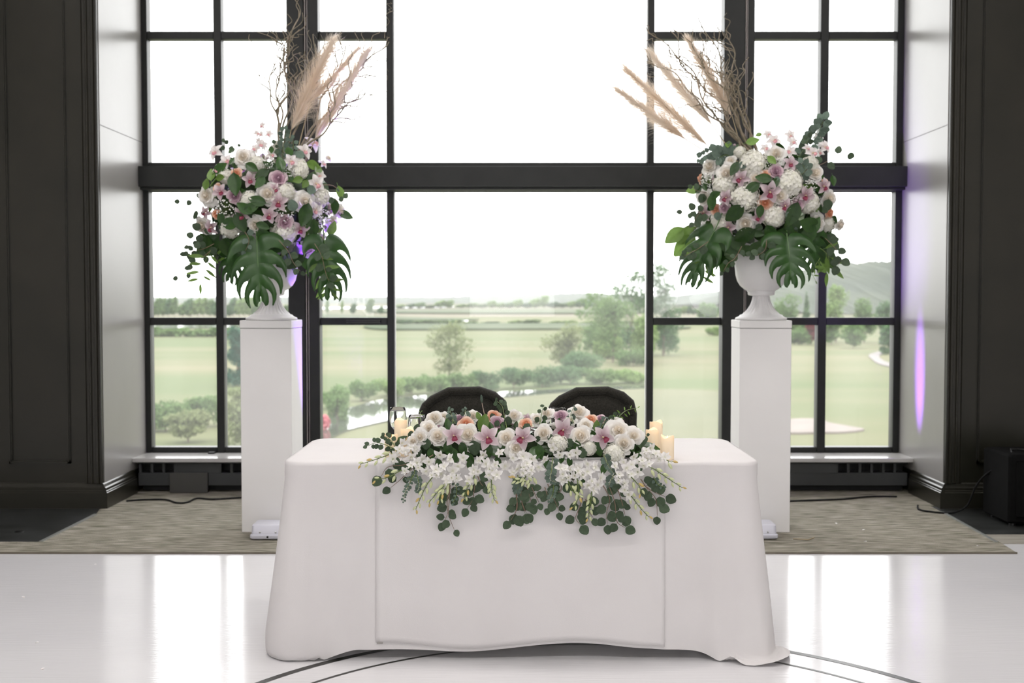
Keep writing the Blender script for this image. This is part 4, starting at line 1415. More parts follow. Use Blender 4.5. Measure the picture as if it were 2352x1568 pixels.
ROSE = {k: [rose_meshes(s, k, st) for s, st in ((1, False), (2, True), (3, False))] for k in ('white', 'peach', 'mauve')}
CYM = {k: cym_meshes(k) for k in ('pink', 'pale')}
DEND = [dend_mesh(s) for s in (1, 2, 3)]
HYD = [hyd_mesh(s) for s in (1, 2)]
GYP = [gyp_mesh(s) for s in (1, 2)]
LEAF = leaf_mesh('leaf', M['leaf'], .30, .85)
LEAFL = leaf_mesh('leaf', M['leaf_light'], .32, .85, .1)
DOLLAR = leaf_mesh('leaf', M['euc'], .46, .80, .08, .05, 7, True)
DOLLARB = leaf_mesh('leaf', M['euc_blue'], .46, .80, .08, .05, 6, True)
LANCE = leaf_mesh('leaf', M['leaf_light'], .14, .9, .2, .05, 6)
MONS = [monstera_mesh(1), monstera_mesh(2)]
BUD, BUDG = bud_mesh('bud', M['bud']), bud_mesh('bud', M['bud_gold'])
CAMP = Vector((0, 0, CAMZ))


class Arr:
    """one flower arrangement; every bloom, leaf and stem is a part of it"""

    def __init__(self, name, loc, label):
        self.t = tag(empty(name, loc), label, 'flowers')
        self.inv = Matrix.Translation(-Vector(loc))
        self.k = 2.1 if 'urn' in label else 1.17

    def put(self, me, name, m):
        return inst(me, name, self.t, self.inv @ m)

    def rose(self, kind, p, z, r, var=None, roll=None):
        o_, h_ = ROSE[kind][R.randrange(3) if var is None else var]
        o = self.put(o_, kind + '_rose', frame(p, z, s=r, roll=R.uniform(0, 6.28) if roll is None else roll))
        inst(h_, 'rose_heart', o)
        return o

    def cym(self, kind, p, z, r, roll=0):
        a, b, c = CYM[kind]
        o = self.put(a, 'orchid', frame(p, z, s=r, roll=roll))
        inst(b, 'lip', o)
        inst(c, 'column', o)

    def mesh(self, mb, name, mat, smooth='all'):
        return mb.obj(name, mat, self.t, smooth, self.inv)

    def sprig(self, pts, leaf, size, n, name='eucalyptus_stem', stem='stem_red', taper=.35, r=.0016, face=None, spread=.9, start=.12, pairs=True, jitter=.35):
        P = [Vector(p) for p in pts]
        path = []
        for i in range(len(P) - 1):
            a, b, c, d = P[max(i - 1, 0)], P[i], P[i + 1], P[min(i + 2, len(P) - 1)]
            for t in np.linspace(0, 1, 6, endpoint=(i == len(P) - 2)):
                path.append(0.5 * ((2 * b) + (c - a) * t + (2 * a - 5 * b + 4 * c - d) * t * t + (3 * b - a - 3 * c + d) * t ** 3))
        s = self.mesh(MB().tube(path, [r * (1.3 - .8 * i / len(path)) for i in range(len(path))], 5), name, M[stem])
        for i in range(n):
            q = start + (1 - start) * i / max(1, n - 1)
            k = min(len(path) - 2, int(q * (len(path) - 1)))
            p = path[k].lerp(path[k + 1], q * (len(path) - 1) - k)
            d = (path[k + 1] - path[k]).normalized()
            toward = (CAMP - p).normalized() if face is None else Vector(face).normalized()
            sidev = d.cross(toward)
            if sidev.length < .05:
                sidev = Vector((1, 0, 0))
            sidev.normalize()
            sg = 1 if i % 2 else -1
            yd = d * (.55 if i < n - 1 else 1.2) + sidev * sg * (spread if i < n - 1 else .1) + Vector((R.uniform(-jitter, jitter), R.uniform(-jitter, jitter) * .6, R.uniform(-jitter, jitter)))
            zn = toward + Vector((R.uniform(-jitter, jitter), 0, R.uniform(-jitter, jitter))) * 1.2
            sz = size * self.k * (1 - taper * q) * R.uniform(.8, 1.2)
            yd.normalize()
            inst(leaf, 'leaf', s, frame_y(p + yd * sz * .2, yd, zn, sz))
        return s

    def spray(self, pts, nfl, nbud, size, name='dendrobium_spray'):
        """white dendrobium spray: stem, open blooms near the start, green and golden buds toward the tip"""
        P = [Vector(p) for p in pts]
        path = []
        for i in range(len(P) - 1):
            a, b, c, d = P[max(i - 1, 0)], P[i], P[i + 1], P[min(i + 2, len(P) - 1)]
            for t in np.linspace(0, 1, 6, endpoint=(i == len(P) - 2)):
                path.append(0.5 * ((2 * b) + (c - a) * t + (2 * a - 5 * b + 4 * c - d) * t * t + (3 * b - a - 3 * c + d) * t ** 3))
        mb = MB().tube(path, [.0022 * (1.2 - .7 * i / len(path)) for i in range(len(path))], 5)
        items = []
        tot = nfl + nbud
        for i in range(tot):
            q = .06 + .94 * i / max(1, tot - 1)
            k = min(len(path) - 2, int(q * (len(path) - 1)))
            p = path[k].lerp(path[k + 1], q * (len(path) - 1) - k)
            d = (path[k + 1] - path[k]).normalized()
            tw = (CAMP - p).normalized()
            sd = d.cross(tw).normalized() * (1 if i % 2 else -1)
            if i < nfl:
                e = p + (sd * .5 + tw * .5 + d * .25) * size * .7
                zz = tw + sd * .5 + Vector((R.uniform(-.4, .4), 0, R.uniform(-.3, .5)))
                items.append((DEND[i % 3], 'bloom', frame(e, zz, s=size * R.uniform(.85, 1.1), roll=R.uniform(-.6, .6))))
            else:
                f = (i - nfl) / max(1, nbud)
                bs = size * (1.35 - .6 * f)
                e = p + (sd * .55 + d * .35 + tw * .2) * size * (.6 - .3 * f)
                items.append((BUDG if (i == tot - 1 or (i == tot - 4 and R.random() < .5)) else BUD, 'bud', frame(e, sd * .45 + d * .9 + Vector((0, 0, -.35)), s=(bs * .95, bs * .95, bs))))
            mb.tube([p, (p + e) * .5 + d * .003, e], [.0013, .0011, .001], 4, 0, False)
        s = self.mesh(mb, name, M['stem'])
        for me, nm, m in items:
            inst(me, nm, s, m)
        return s


def hit(px, py, c, rad):
    """first point of the viewing ray on an ellipsoid (or its closest approach), with the outward normal"""
    d = ray(px, py)
    o = CAMP - c
    D = Vector((d.x / rad[0], d.y / rad[1], d.z / rad[2]))
    O = Vector((o.x / rad[0], o.y / rad[1], o.z / rad[2]))
    a, b, cc = D.dot(D), 2 * D.dot(O), O.dot(O) - 1
    disc = b * b - 4 * a * cc
    t = (-b - math.sqrt(disc)) / (2 * a) if disc > 0 else -b / (2 * a)
    p = CAMP + d * t
    q = p - c
    n = Vector((q.x / rad[0] ** 2, q.y / rad[1] ** 2, q.z / rad[2] ** 2)).normalized()
    return p, n


def pampas(A, b, t, w, seed, n=1500, oneside=0.0):
    """b: plume base, t: plume tip, w: half width"""
    rs = np.random.RandomState(seed)
    b, t = np.array(b), np.array(t)
    ax = t - b
    Ln = np.linalg.norm(ax)
    ax /= Ln
    sag = np.array([0, 0, -1.0])
    s1 = np.cross(ax, [0, 1, 0]); s1 /= np.linalg.norm(s1)
    s2 = np.cross(ax, s1)
    V, Fc = [], []
    q = rs.beta(1.1, 1.15, n)
    ph = rs.uniform(0, 2 * np.pi, n)
    tuft = rs.uniform(0, 2 * np.pi, 60)
    for i in range(n):
        ti = int(q[i] * 59)
        a = tuft[ti] + rs.normal() * .9 if rs.rand() < .55 else ph[i]
        c = b + ax * Ln * q[i] * .94
        prof = min(1, .18 + q[i] * 3) * (1.05 - .72 * q[i] ** 1.2)
        dr = s1 * math.cos(a) * (1 + oneside * np.sign(math.cos(a))) + s2 * math.sin(a) * .8
        hl = Ln * rs.uniform(.10, .26) * (1.0 - .35 * q[i])
        stray = 2.0 if rs.rand() < .18 else 1.0
        out = w * prof * rs.uniform(.15, 1.15) * stray
        p1 = c + ax * hl * .35 + dr * out * .55
        p2 = c + ax * hl * .72 + dr * out * 1.0
        p3 = c + ax * hl + dr * out * 1.25 + sag * hl * .16 * rs.uniform(0, 1) * stray
        hw = np.cross(ax, dr)
        hw /= (np.linalg.norm(hw) + 1e-9)
        r0 = .00075
        k = len(V)
        V += [c - hw * r0, c + hw * r0, p1 - hw * r0, p1 + hw * r0, p2 - hw * r0, p2 + hw * r0, p3]
        Fc += [(k, k + 1, k + 3, k + 2), (k + 2, k + 3, k + 5, k + 4), (k + 4, k + 5, k + 6)]
    mb = MB()
    mb.add([v.tolist() for v in V], Fc)
    o = A.mesh(mb, 'pampas_plume', M['pampas'])
    mid = Vector(b.tolist())
    return o


def plume(A, foot, b, t, w, seed, n=1500, oneside=0.0):
    o = pampas(A, b, t, w, seed, n, oneside)
    f, b_, t_ = Vector(foot), Vector(b), Vector(t)
    pth = [f, f.lerp(b_, .5) + Vector((0, 0, .004)), b_, b_.lerp(t_, .5), b_.lerp(t_, .9)]
    s = MB().tube(pth, [.0032, .003, .0026, .002, .001], 6).obj('stem', M['pampas_stem'], o, 'all')


def curly(A, foot, tip, seed, curl=.03, twigs=4, r=.0072):
    rs = random.Random(seed)
    f, t = Vector(foot), Vector(tip)
    ax = (t - f)
    Ln = ax.length
    ax.normalize()
    s1 = ax.cross(Vector((0, 1, 0))).normalized()
    s2 = ax.cross(s1)
    a1, a2, a3, k1, k2 = rs.uniform(0, 6.28), rs.uniform(0, 6.28), rs.uniform(0, 6.28), rs.uniform(9, 14), rs.uniform(17, 26)

    def pt(q):
        g = curl * (.25 + .9 * q)
        return f + ax * Ln * q + s1 * g * (math.sin(q * k1 + a1) - math.sin(a1) * (1 - q) + .45 * math.sin(q * k2 + a2)) + s2 * g * .8 * math.sin(q * k1 * .8 + a3)
    n = 44
    path = [pt(i / (n - 1)) for i in range(n)]
    mb = MB().tube(path, [r * (1 - .62 * i / n) for i in range(n)], 5)
    for j in range(twigs):
        i0 = int(n * rs.uniform(.35, .92))
        p = path[i0]
        d = (path[min(n - 1, i0 + 1)] - path[i0 - 1]).normalized()
        d = (d + s1 * rs.uniform(-1.1, 1.1) + s2 * rs.uniform(-.7, .7)).normalized()
        ln = rs.uniform(.10, .28)
        w1, w2 = rs.uniform(0, 6.28), rs.uniform(9, 15)
        tw = []
        m = 16
        for k in range(m):
            q = k / (m - 1)
            tw.append(p + d * ln * q + (s1 * math.sin(q * w2 + w1) - s1 * math.sin(w1)) * .018 * q ** .6 + s2 * .012 * math.sin(q * w2 * .9))
        rr_ = r * (1 - .62 * i0 / n) * .7
        mb.tube(tw, [rr_ * (1 - .55 * k / m) + .0006 for k in range(m)], 4)
    return A.mesh(mb, 'willow_branch', M['willow'])


def pix(ox, oy, s):
    return lambda u, v: (ox + u / s, oy + v / s)


def build_ball(A, c, rad, flowers, seed, nleaf=150, nback=34):
    """flowers: (kind, px, py, rpx)"""
    rs = random.Random(seed)
    s = c.y / F
    # foam heart and filler leaves all round
    mb = MB()
    rows = []
    for i in range(9):
        th = math.pi * i / 8
        rows.append([c + Vector((rad[0] * .62 * math.sin(th) * math.cos(2 * math.pi * k / 18), rad[1] * .62 * math.sin(th) * math.sin(2 * math.pi * k / 18), rad[2] * .62 * math.cos(th))) for k in range(18)])
    A.mesh(mb.grid(rows, True), 'foam_core', M['foam'])
    for i in range(nleaf):
        z = rs.uniform(-.95, .75)
        a = rs.uniform(0, 6.28)
        r_ = math.sqrt(1 - z * z)
        n = Vector((r_ * math.cos(a), r_ * math.sin(a), z))
        k = rs.uniform(.72, .90)
        p = c + Vector((n.x * rad[0] * k, n.y * rad[1] * k, n.z * rad[2] * k))
        tg = Vector((rs.gauss(0, 1), rs.gauss(0, 1), rs.gauss(0, 1) - .4))
        tg = (tg - n * tg.dot(n)).normalized()
        A.put(LEAF if rs.random() < .85 else LEAFL, 'leaf', frame_y(p, tg + n * .35, n + tg * .1, rs.uniform(.085, .14)))
    up = Vector((0, 0, 1))
    for kind, px, py, rp in flowers:
        p, n = hit(px, py, c, rad)
        tw = (CAMP - p).normalized()
        z = n * .75 + tw * .6 + Vector((rs.uniform(-.18, .18), 0, rs.uniform(-.12, .18)))
        r = rp * p.y / F * 1.10
        if kind in ('W', 'P', 'M', 'V'):
            A.rose({'W': 'white', 'P': 'peach', 'M': 'mauve', 'V': 'white'}[kind], p + n * r * .15, z, r * 1.08, 1 if (kind == 'W' and rs.random() < .6) else rs.choice((0, 2)))
        elif kind == 'C':
            A.cym('pink', p + n * r * .35, z, r * 1.06, rs.uniform(-.7, .7))
        elif kind == 'c':
            A.cym('pale', p + n * r * .35, z, r * 1.06, rs.uniform(-.9, .9))
        elif kind == 'H':
            A.put(HYD[rs.randrange(2)], 'hydrangea', frame(p - n * r * .35, n * .9 + tw * .4, s=r, roll=rs.uniform(0, 6)))
        elif kind == 'G':
            A.put(GYP[rs.randrange(2)], 'babys_breath', frame(p - n * r * .1, n, s=r, roll=rs.uniform(0, 6)))
        elif kind == 'D':
            A.put(DEND[rs.randrange(3)], 'dendrobium', frame(p + n * .01, z, s=r, roll=rs.uniform(-.7, .7)))
        elif kind in 'LlEe':
            me = {'L': LEAF, 'l': LEAFL, 'E': DOLLAR, 'e': DOLLARB}[kind]
            tg = Vector((rs.gauss(0, 1), rs.gauss(0, .5), rs.gauss(0, 1) - .5))
            tg = (tg - n * tg.dot(n)).normalized()
            ln = r * (2.1 if kind in 'Ee' else 2.1 + .9 * max(0, min(1, (c.z - p.z) / .3)))
            q_ = p - c
            if Vector((q_.x / rad[0], q_.y / rad[1], q_.z / rad[2])).length > 1.03:
                # outlying leaf: grows outwards on a stem of its own
                ln *= 1.25
                base = p - n * ln * .5
                o = A.put(me, 'leaf', frame_y(base, n + Vector((0, 0, -.25)), tw + Vector((rs.uniform(-.4, .4), 0, .3)), ln))
                root = c + Vector((n.x * rad[0], n.y * rad[1], n.z * rad[2])) * .8
                A.mesh(MB().tube([root, root.lerp(base, .6) + Vector((0, 0, .01)), base], [.002, .0018, .0014], 5), 'leaf_stem', M['stem'])
            else:
                A.put(me, 'leaf', frame_y(p + n * .03 - tg * ln * .5, tg + n * .15, n * .5 + tw * .7, ln))
    # the far side that other viewpoints see
    for i in range(nback):
        z = rs.uniform(-.5, .95)
        a = rs.uniform(.12 * math.pi, .88 * math.pi)
        r_ = math.sqrt(1 - z * z)
        n = Vector((r_ * math.cos(a), r_ * math.sin(a), z))
        p = c + Vector((n.x * rad[0], n.y * rad[1], n.z * rad[2]))
        if n.y * rad[1] < .10:
            continue
        q = rs.random()
        r = rs.uniform(.04, .055)
        if q < .4: A.rose('white', p, n, r)
        elif q < .5: A.rose('mauve', p, n, r * .8)
        elif q < .6: A.rose('peach', p, n, r * .75)
        elif q < .8: A.put(HYD[0], 'hydrangea', frame(p - n * .03, n, s=r * 1.3))
        else: A.cym('pink', p, n, r)


# ------------------------------------------------------------------ left urn flowers
cL = at(616, 468, 6.80)
radL = (.385, .36, .385)
AL = Arr('flower_arrangement', (PLX, PLY, PZ + .42), 'large round white and mauve flower arrangement with pampas in the left urn')
f2, f3 = pix(390, 270, 5.113), pix(390, 450, 5.113)
fl2 = [('W', 870, 480, 105), ('W', 1150, 900, 125), ('W', 1570, 985, 115), ('W', 450, 920, 110), ('W', 1540, 560, 70), ('P', 785, 665, 66), ('P', 555, 1135, 58), ('P', 565, 830, 56),
       ('M', 1275, 720, 98), ('M', 765, 925, 88), ('C', 955, 745, 88), ('C', 620, 880, 88), ('C', 1270, 1000, 105), ('C', 850, 1140, 92), ('C', 1165, 1140, 92), ('c', 1690, 790, 100), ('C', 450, 1110, 70), ('c', 1690, 1085, 85),
       ('c', 570, 440, 95), ('c', 1650, 350, 100), ('c', 1410, 540, 85), ('c', 1560, 430, 90), ('c', 690, 540, 85), ('c', 600, 640, 80), ('c', 1740, 700, 70), ('C', 1230, 850, 70),
       ('H', 1010, 540, 105), ('H', 1530, 600, 105), ('H', 1370, 870, 110), ('H', 930, 970, 105), ('H', 1790, 930, 120), ('H', 640, 680, 85), ('V', 1860, 480, 40),
       ('G', 660, 1060, 130), ('G', 1350, 1110, 110), ('G', 1130, 560, 110), ('G', 1790, 1160, 100), ('G', 1390, 650, 80),
       ('c', 1080, 350, 70), ('c', 1010, 390, 60), ('c', 1190, 460, 60), ('c', 1780, 560, 55),
       ('L', 640, 630, 85), ('L', 800, 800, 120), ('L', 980, 620, 80), ('L', 1290, 580, 85), ('L', 1090, 690, 80), ('L', 1070, 780, 75), ('l', 1475, 755, 62), ('l', 1555, 800, 58), ('l', 1640, 600, 80), ('l', 1690, 640, 75), ('l', 545, 700, 70),
       ('L', 760, 440, 42), ('L', 760, 555, 40), ('L', 1190, 430, 45), ('L', 1140, 580, 45), ('l', 1930, 900, 80), ('L', 1870, 1040, 80), ('L', 1040, 980, 90), ('L', 900, 1060, 85), ('L', 1550, 1130, 110), ('e', 1620, 860, 55), ('e', 1420, 1030, 60), ('e', 1500, 480, 50), ('L', 1380, 450, 70), ('l', 640, 730, 60), ('E', 370, 1130, 50), ('l', 490, 800, 60)]
fl3 = [('W', 400, 340, 105), ('V', 1010, 335, 98), ('W', 1640, 600, 120), ('W', 1900, 300, 75), ('W', 1980, 180, 85), ('H', 690, 380, 125), ('H', 1350, 470, 140), ('M', 1350, 305, 92), ('C', 520, 355, 88), ('C', 1520, 375, 95),
       ('G', 1720, 260, 115), ('L', 500, 520, 120), ('L', 860, 290, 95), ('L', 1125, 470, 100), ('L', 760, 300, 90), ('L', 1560, 240, 100), ('L', 1640, 350, 80), ('l', 1840, 355, 70), ('E', 1700, 480, 50), ('L', 580, 610, 110), ('L', 420, 560, 95), ('L', 1400, 690, 110), ('L', 1690, 730, 110),
       ('E', 890, 440, 50), ('E', 950, 565, 42), ('E', 890, 610, 42), ('e', 1370, 670, 42), ('e', 1410, 780, 42), ('E', 1780, 720, 60), ('e', 1430, 870, 42), ('E', 1530, 650, 40), ('l', 1760, 610, 55), ('L', 1250, 560, 70), ('c', 1770, 470, 55), ('L', 2070, 200, 60), ('L', 980, 130, 80), ('L', 1100, 330, 60), ('L', 650, 250, 60),
       ('l', 590, 660, 60), ('E', 660, 340, 45), ('E', 740, 330, 35), ('L', 1480, 600, 80), ('L', 700, 560, 90)]
build_ball(AL, cL, radL, [(k, *f2(u, v), r / 5.113) for k, u, v, r in fl2] + [(k, *f3(u, v), r / 5.113) for k, u, v, r in fl3], 21)


def monst(A, base, tip, Yb, Yt, facing, sx=1.0, var=0):
    b, t = at(base[0], base[1], Yb), at(tip[0], tip[1], Yt)
    ln = (t - b).length
    A.put(MONS[var], 'monstera_leaf', frame_y(b, t - b, facing, (ln * sx, ln, ln)))


monst(AL, (590, 552), (594, 676), 6.44, 6.30, (0, -1, .25), .98, 0)
monst(AL, (745, 552), (768, 665), 6.62, 6.52, (.75, -1, .2), .95, 1)
monst(AL, (540, 560), (520, 640), 6.70, 6.72, (-.3, -1, .2), 1.0, 1)


def pl(f, pts, Y):
    return [at(*f(u, v), Y) for u, v in pts]


AL.sprig(pl(f3, [(480, 330), (350, 420), (270, 520), (215, 640)], 6.62), DOLLAR, .024, 7)
AL.sprig(pl(f3, [(520, 560), (400, 620), (300, 640), (200, 680)], 6.62), DOLLAR, .027, 8)
AL.sprig(pl(f3, [(480, 640), (340, 760), (250, 800), (235, 880), (110, 960)], 6.62), DOLLAR, .020, 6, taper=.3)
AL.sprig(pl(f3, [(480, 640), (420, 760), (380, 900), (360, 1000)], 6.60), LANCE, .040, 9, name='leafy_stem', stem='stem')
AL.sprig(pl(f2, [(520, 930), (400, 940), (250, 960), (130, 990)], 6.7), DOLLAR, .017, 4, taper=.1)
AL.sprig(pl(f2, [(780, 520), (700, 400), (650, 330), (640, 300)], 6.78), DOLLAR, .018, 5)
AL.sprig(pl(f2, [(860, 480), (850, 400), (830, 350)], 6.78), DOLLAR, .018, 3)
AL.sprig(pl(f2, [(1320, 520), (1330, 380), (1340, 250), (1350, 150)], 6.78), DOLLARB, .020, 16, name='baby_eucalyptus', stem='stem')
AL.sprig(pl(f2, [(1250, 560), (1220, 420), (1230, 320)], 6.74), DOLLAR, .018, 7)
AL.sprig(pl(f2, [(1430, 500), (1450, 360), (1450, 260)], 6.74), DOLLARB, .018, 8, name='baby_eucalyptus', stem='stem')
AL.sprig(pl(f2, [(1760, 880), (1880, 900), (1990, 1000), (2040, 960)], 6.65), DOLLAR, .026, 4)
AL.sprig(pl(f3, [(1700, 560), (1780, 700), (1830, 900), (1870, 1000)], 6.5), DOLLAR, .026, 8)
AL.sprig(pl(f3, [(1720, 640), (1780, 850), (1860, 1050), (1890, 1110)], 6.55), LANCE, .045, 9, name='leafy_stem', stem='stem')
AL.sprig(pl(f3, [(1280, 520), (1390, 650), (1450, 780), (1530, 880)], 6.40), DOLLAR, .022, 7)
AL.sprig(pl(f3, [(880, 420), (930, 520), (890, 640)], 6.40), DOLLARB, .020, 4)
# tall pale orchid spike
sp = pl(f2, [(1110, 560), (1085, 380), (1080, 240), (1078, 120)], 6.80)
AL.mesh(MB().tube(sp, [.003, .0025, .002, .0015], 6), 'orchid_spike', M['stem'])
for u, v, r in ((1090, 95, 52), (1020, 190, 50), (1165, 195, 55), (1040, 280, 52), (1075, 200, 45), (1110, 330, 45)):
    p = at(*f2(u, v), 6.78)
    AL.cym('pale', p, (CAMP - p).normalized() + Vector((R.uniform(-.6, .6), 0, R.uniform(.1, .9))), r / 5.113 * p.y / F, R.uniform(-.8, .8))
sb = pl(f2, [(1790, 790), (1870, 790), (1920, 800), (1960, 830)], 6.62)
AL.mesh(MB().tube(sb, .0018, 5), 'bud_stem', M['stem_red'])
AL.put(bud_mesh('seed_bud', M['euc_blue']), 'seed_bud', frame(sb[-1], Vector((.5, 0, -.6)), s=.026))
# pampas and willow
plume(AL, at(650, 420, 6.8), at(668, 300, 6.80), at(768, 84, 6.86), .105, 1, 3400)
plume(AL, at(665, 420, 6.8), at(712, 235, 6.84), at(826, 108, 6.90), .062, 2, 1700)
plume(AL, at(680, 420, 6.8), at(722, 325, 6.76), at(846, 112, 6.72), .095, 3, 3400, .6)
for i, (fx, fy, tx, ty, Y0, Y1, cu, tw) in enumerate(((638, 360, 640, 72, 6.8, 6.85, .030, 6), (640, 350, 668, 62, 6.82, 6.9, .034, 6), (645, 350, 676, -30, 6.85, 6.95, .036, 4), (650, 350, 722, 84, 6.83, 6.93, .045, 7), (668, 360, 742, 92, 6.83, 6.92, .040, 6),
                                                      (676, 360, 858, 108, 6.80, 6.82, .024, 7), (684, 360, 884, 88, 6.78, 6.76, .022, 6), (680, 360, 800, 100, 6.85, 6.95, .020, 5), (690, 350, 836, 205, 6.72, 6.6, .018, 3), (640, 350, 615, 140, 6.8, 6.8, .02, 3))):
    curly(AL, at(fx, fy, Y0), at(tx, ty, Y1), 100 + i, cu, tw + 3)
curly(AL, at(884, 88, 6.76), at(896, 22, 6.78), 140, .012, 2, .0018)
curly(AL, at(872, 100, 6.76), at(892, 165, 6.75), 141, .014, 1, .0014)

# ------------------------------------------------------------------ right urn flowers
cR = at(1752, 448, 6.80)
radR = (.400, .36, .385)
AR = Arr('flower_arrangement', (PRX, PRY, PZ + .42), 'large round white hydrangea and mauve flower arrangement with four pampas plumes in the right urn')
f5, f6 = pix(1520, 270, 5.227), pix(1520, 470, 5.227)
fl5 = [('H', 1090, 540, 165), ('H', 1550, 780, 160), ('H', 720, 810, 130), ('H', 990, 960, 160), ('H', 1790, 1020, 130), ('H', 1350, 1190, 140), ('H', 1800, 560, 105), ('W', 590, 600, 105), ('W', 790, 680, 120), ('W', 1370, 450, 105), ('V', 1125, 735, 95),
       ('W', 1420, 940, 105), ('W', 520, 960, 95), ('W', 1990, 970, 100), ('W', 1830, 670, 100), ('P', 1240, 700, 66), ('P', 1240, 1022, 85), ('P', 655, 1100, 66), ('P', 2000, 1145, 72), ('P', 1950, 780, 44), ('M', 1370, 655, 92), ('M', 1615, 1040, 84), ('M', 755, 1085, 66),
       ('C', 960, 745, 98), ('C', 1530, 575, 88), ('C', 1290, 900, 122), ('C', 1700, 935, 105), ('C', 790, 960, 90), ('C', 1470, 1055, 88), ('C', 540, 1125, 88), ('C', 1910, 830, 90),
       ('c', 1270, 230, 60), ('c', 1340, 310, 82), ('c', 1560, 320, 65), ('c', 1930, 380, 80), ('c', 1790, 450, 80), ('c', 1530, 430, 70), ('c', 1240, 390, 60), ('c', 1730, 390, 55), ('H', 930, 400, 70), ('V', 830, 530, 70),
       ('G', 570, 760, 110), ('G', 1110, 1000, 90), ('G', 1560, 960, 80), ('G', 1770, 830, 90), ('G', 1280, 580, 60), ('G', 1400, 540, 60),
       ('L', 1220, 745, 85), ('L', 1090, 850, 90), ('L', 680, 930, 70), ('L', 530, 965, 50), ('L', 900, 1130, 110), ('L', 1540, 1140, 110), ('L', 1720, 1250, 110), ('L', 500, 870, 65), ('L', 570, 840, 50), ('l', 375, 850, 58), ('e', 990, 600, 45), ('e', 710, 1160, 45), ('e', 645, 1070, 30), ('e', 1370, 760, 34), ('L', 900, 640, 80), ('L', 1340, 800, 70), ('l', 830, 375, 55), ('l', 1165, 265, 40), ('l', 1100, 340, 70), ('e', 1605, 440, 40), ('l', 1310, 545, 60), ('L', 1990, 770, 60), ('E', 1930, 1040, 60), ('E', 1900, 1090, 45), ('L', 650, 1010, 80), ('L', 1180, 1110, 60), ('L', 1990, 1230, 80), ('e', 1590, 1270, 45), ('e', 1500, 1150, 42), ('E', 480, 1180, 50)]
fl6 = [('W', 455, 300, 105), ('W', 1010, 215, 115), ('W', 1840, 220, 115), ('W', 2130, 240, 68), ('H', 700, 235, 135), ('H', 2010, 250, 90), ('C', 820, 255, 100), ('C', 1170, 135, 88), ('C', 540, 110, 80),
       ('L', 830, 400, 120), ('L', 700, 540, 100), ('L', 860, 540, 90), ('L', 760, 630, 90), ('L', 1010, 320, 100), ('L', 940, 420, 85), ('L', 1150, 460, 90), ('L', 1030, 490, 75), ('L', 1230, 540, 70), ('L', 1780, 220, 80), ('L', 1400, 350, 90), ('l', 290, 340, 85), ('l', 255, 470, 85), ('l', 140, 345, 75), ('L', 1300, 300, 80), ('L', 1250, 400, 80), ('l', 390, 490, 50), ('L', 1560, 200, 80), ('L', 1500, 280, 70), ('L', 1870, 350, 100), ('L', 1950, 500, 90), ('L', 2020, 620, 80), ('l', 1920, 700, 60),
       ('E', 340, 580, 38), ('E', 285, 625, 30), ('E', 430, 540, 36), ('e', 580, 290, 40), ('E', 1240, 290, 36), ('E', 1170, 240, 40), ('e', 1590, 255, 36), ('E', 2050, 400, 50), ('E', 1980, 570, 50), ('E', 2090, 490, 40), ('e', 1940, 330, 50), ('e', 710, 120, 42), ('L', 600, 640, 80), ('L', 650, 380, 90), ('L', 1700, 330, 100), ('L', 1150, 300, 60)]
build_ball(AR, cR, radR, [(k, *f5(u, v), r / 5.227) for k, u, v, r in fl5] + [(k, *f6(u, v), r / 5.227) for k, u, v, r in fl6], 22)
monst(AR, (1808, 545), (1822, 637), 6.46, 6.32, (.1, -1, .25), 1.15, 0)
monst(AR, (1640, 532), (1582, 632), 6.55, 6.46, (-.75, -1, .2), .85, 1)
monst(AR, (1862, 530), (1880, 612), 6.62, 6.60, (.4, -1, .3), 1.0, 1)
p = at(*f5(1540, 215), 6.74)
AR.cym('pale', p, (CAMP - p).normalized() + Vector((.2, 0, .2)), 75 / 5.227 * p.y / F, .2)
AR.mesh(MB().tube(pl(f5, [(1540, 500), (1530, 380), (1540, 215)], 6.77), .002, 5), 'orchid_spike', M['stem'])
for u, v, r in ((1880, 235, 65), (1940, 340, 65), (1900, 420, 60)):
    p = at(*f5(u, v), 6.72)
    AR.cym('pale', p, (CAMP - p).normalized() + Vector((R.uniform(-.5, .6), 0, .3)), r / 5.227 * p.y / F, R.uniform(-.8, .8))
AR.sprig(pl(f5, [(900, 480), (820, 400), (650, 400), (520, 440), (460, 490)], 6.62), DOLLARB, .021, 22, name='baby_eucalyptus', stem='stem', taper=.35)
AR.sprig(pl(f5, [(900, 520), (780, 450), (700, 470), (650, 420)], 6.6), DOLLARB, .026, 14, name='baby_eucalyptus', stem='stem', taper=.2)
AR.sprig(pl(f5, [(1690, 640), (1730, 450), (1830, 230), (1900, 130), (1940, 40)], 6.70), DOLLARB, .026, 26, name='baby_eucalyptus', stem='stem', taper=.2)
AR.sprig(pl(f5, [(1640, 480), (1700, 380), (1760, 250)], 6.66), DOLLAR, .020, 10, stem='stem')
AR.sprig(pl(f5, [(1640, 700), (1720, 640), (1690, 560)], 6.48), DOLLARB, .024, 12, name='baby_eucalyptus', stem='stem', taper=.2)
AR.sprig(pl(f5, [(1860, 580), (1960, 540), (2100, 450), (2210, 450)], 6.66), DOLLAR, .022, 4, taper=.0)
AR.sprig(pl(f5, [(540, 900), (430, 880), (380, 850)], 6.62), DOLLAR, .024, 3)
AR.sprig(pl(f5, [(520, 1150), (420, 1120), (350, 1130), (260, 1130)], 6.62), DOLLAR, .020, 4, taper=.1)
AR.sprig(pl(f5, [(540, 1130), (450, 1150), (390, 1250)], 6.55), DOLLAR, .026, 6)
AR.sprig(pl(f6, [(560, 440), (420, 540), (340, 580), (280, 620)], 6.45), DOLLAR, .022, 7)
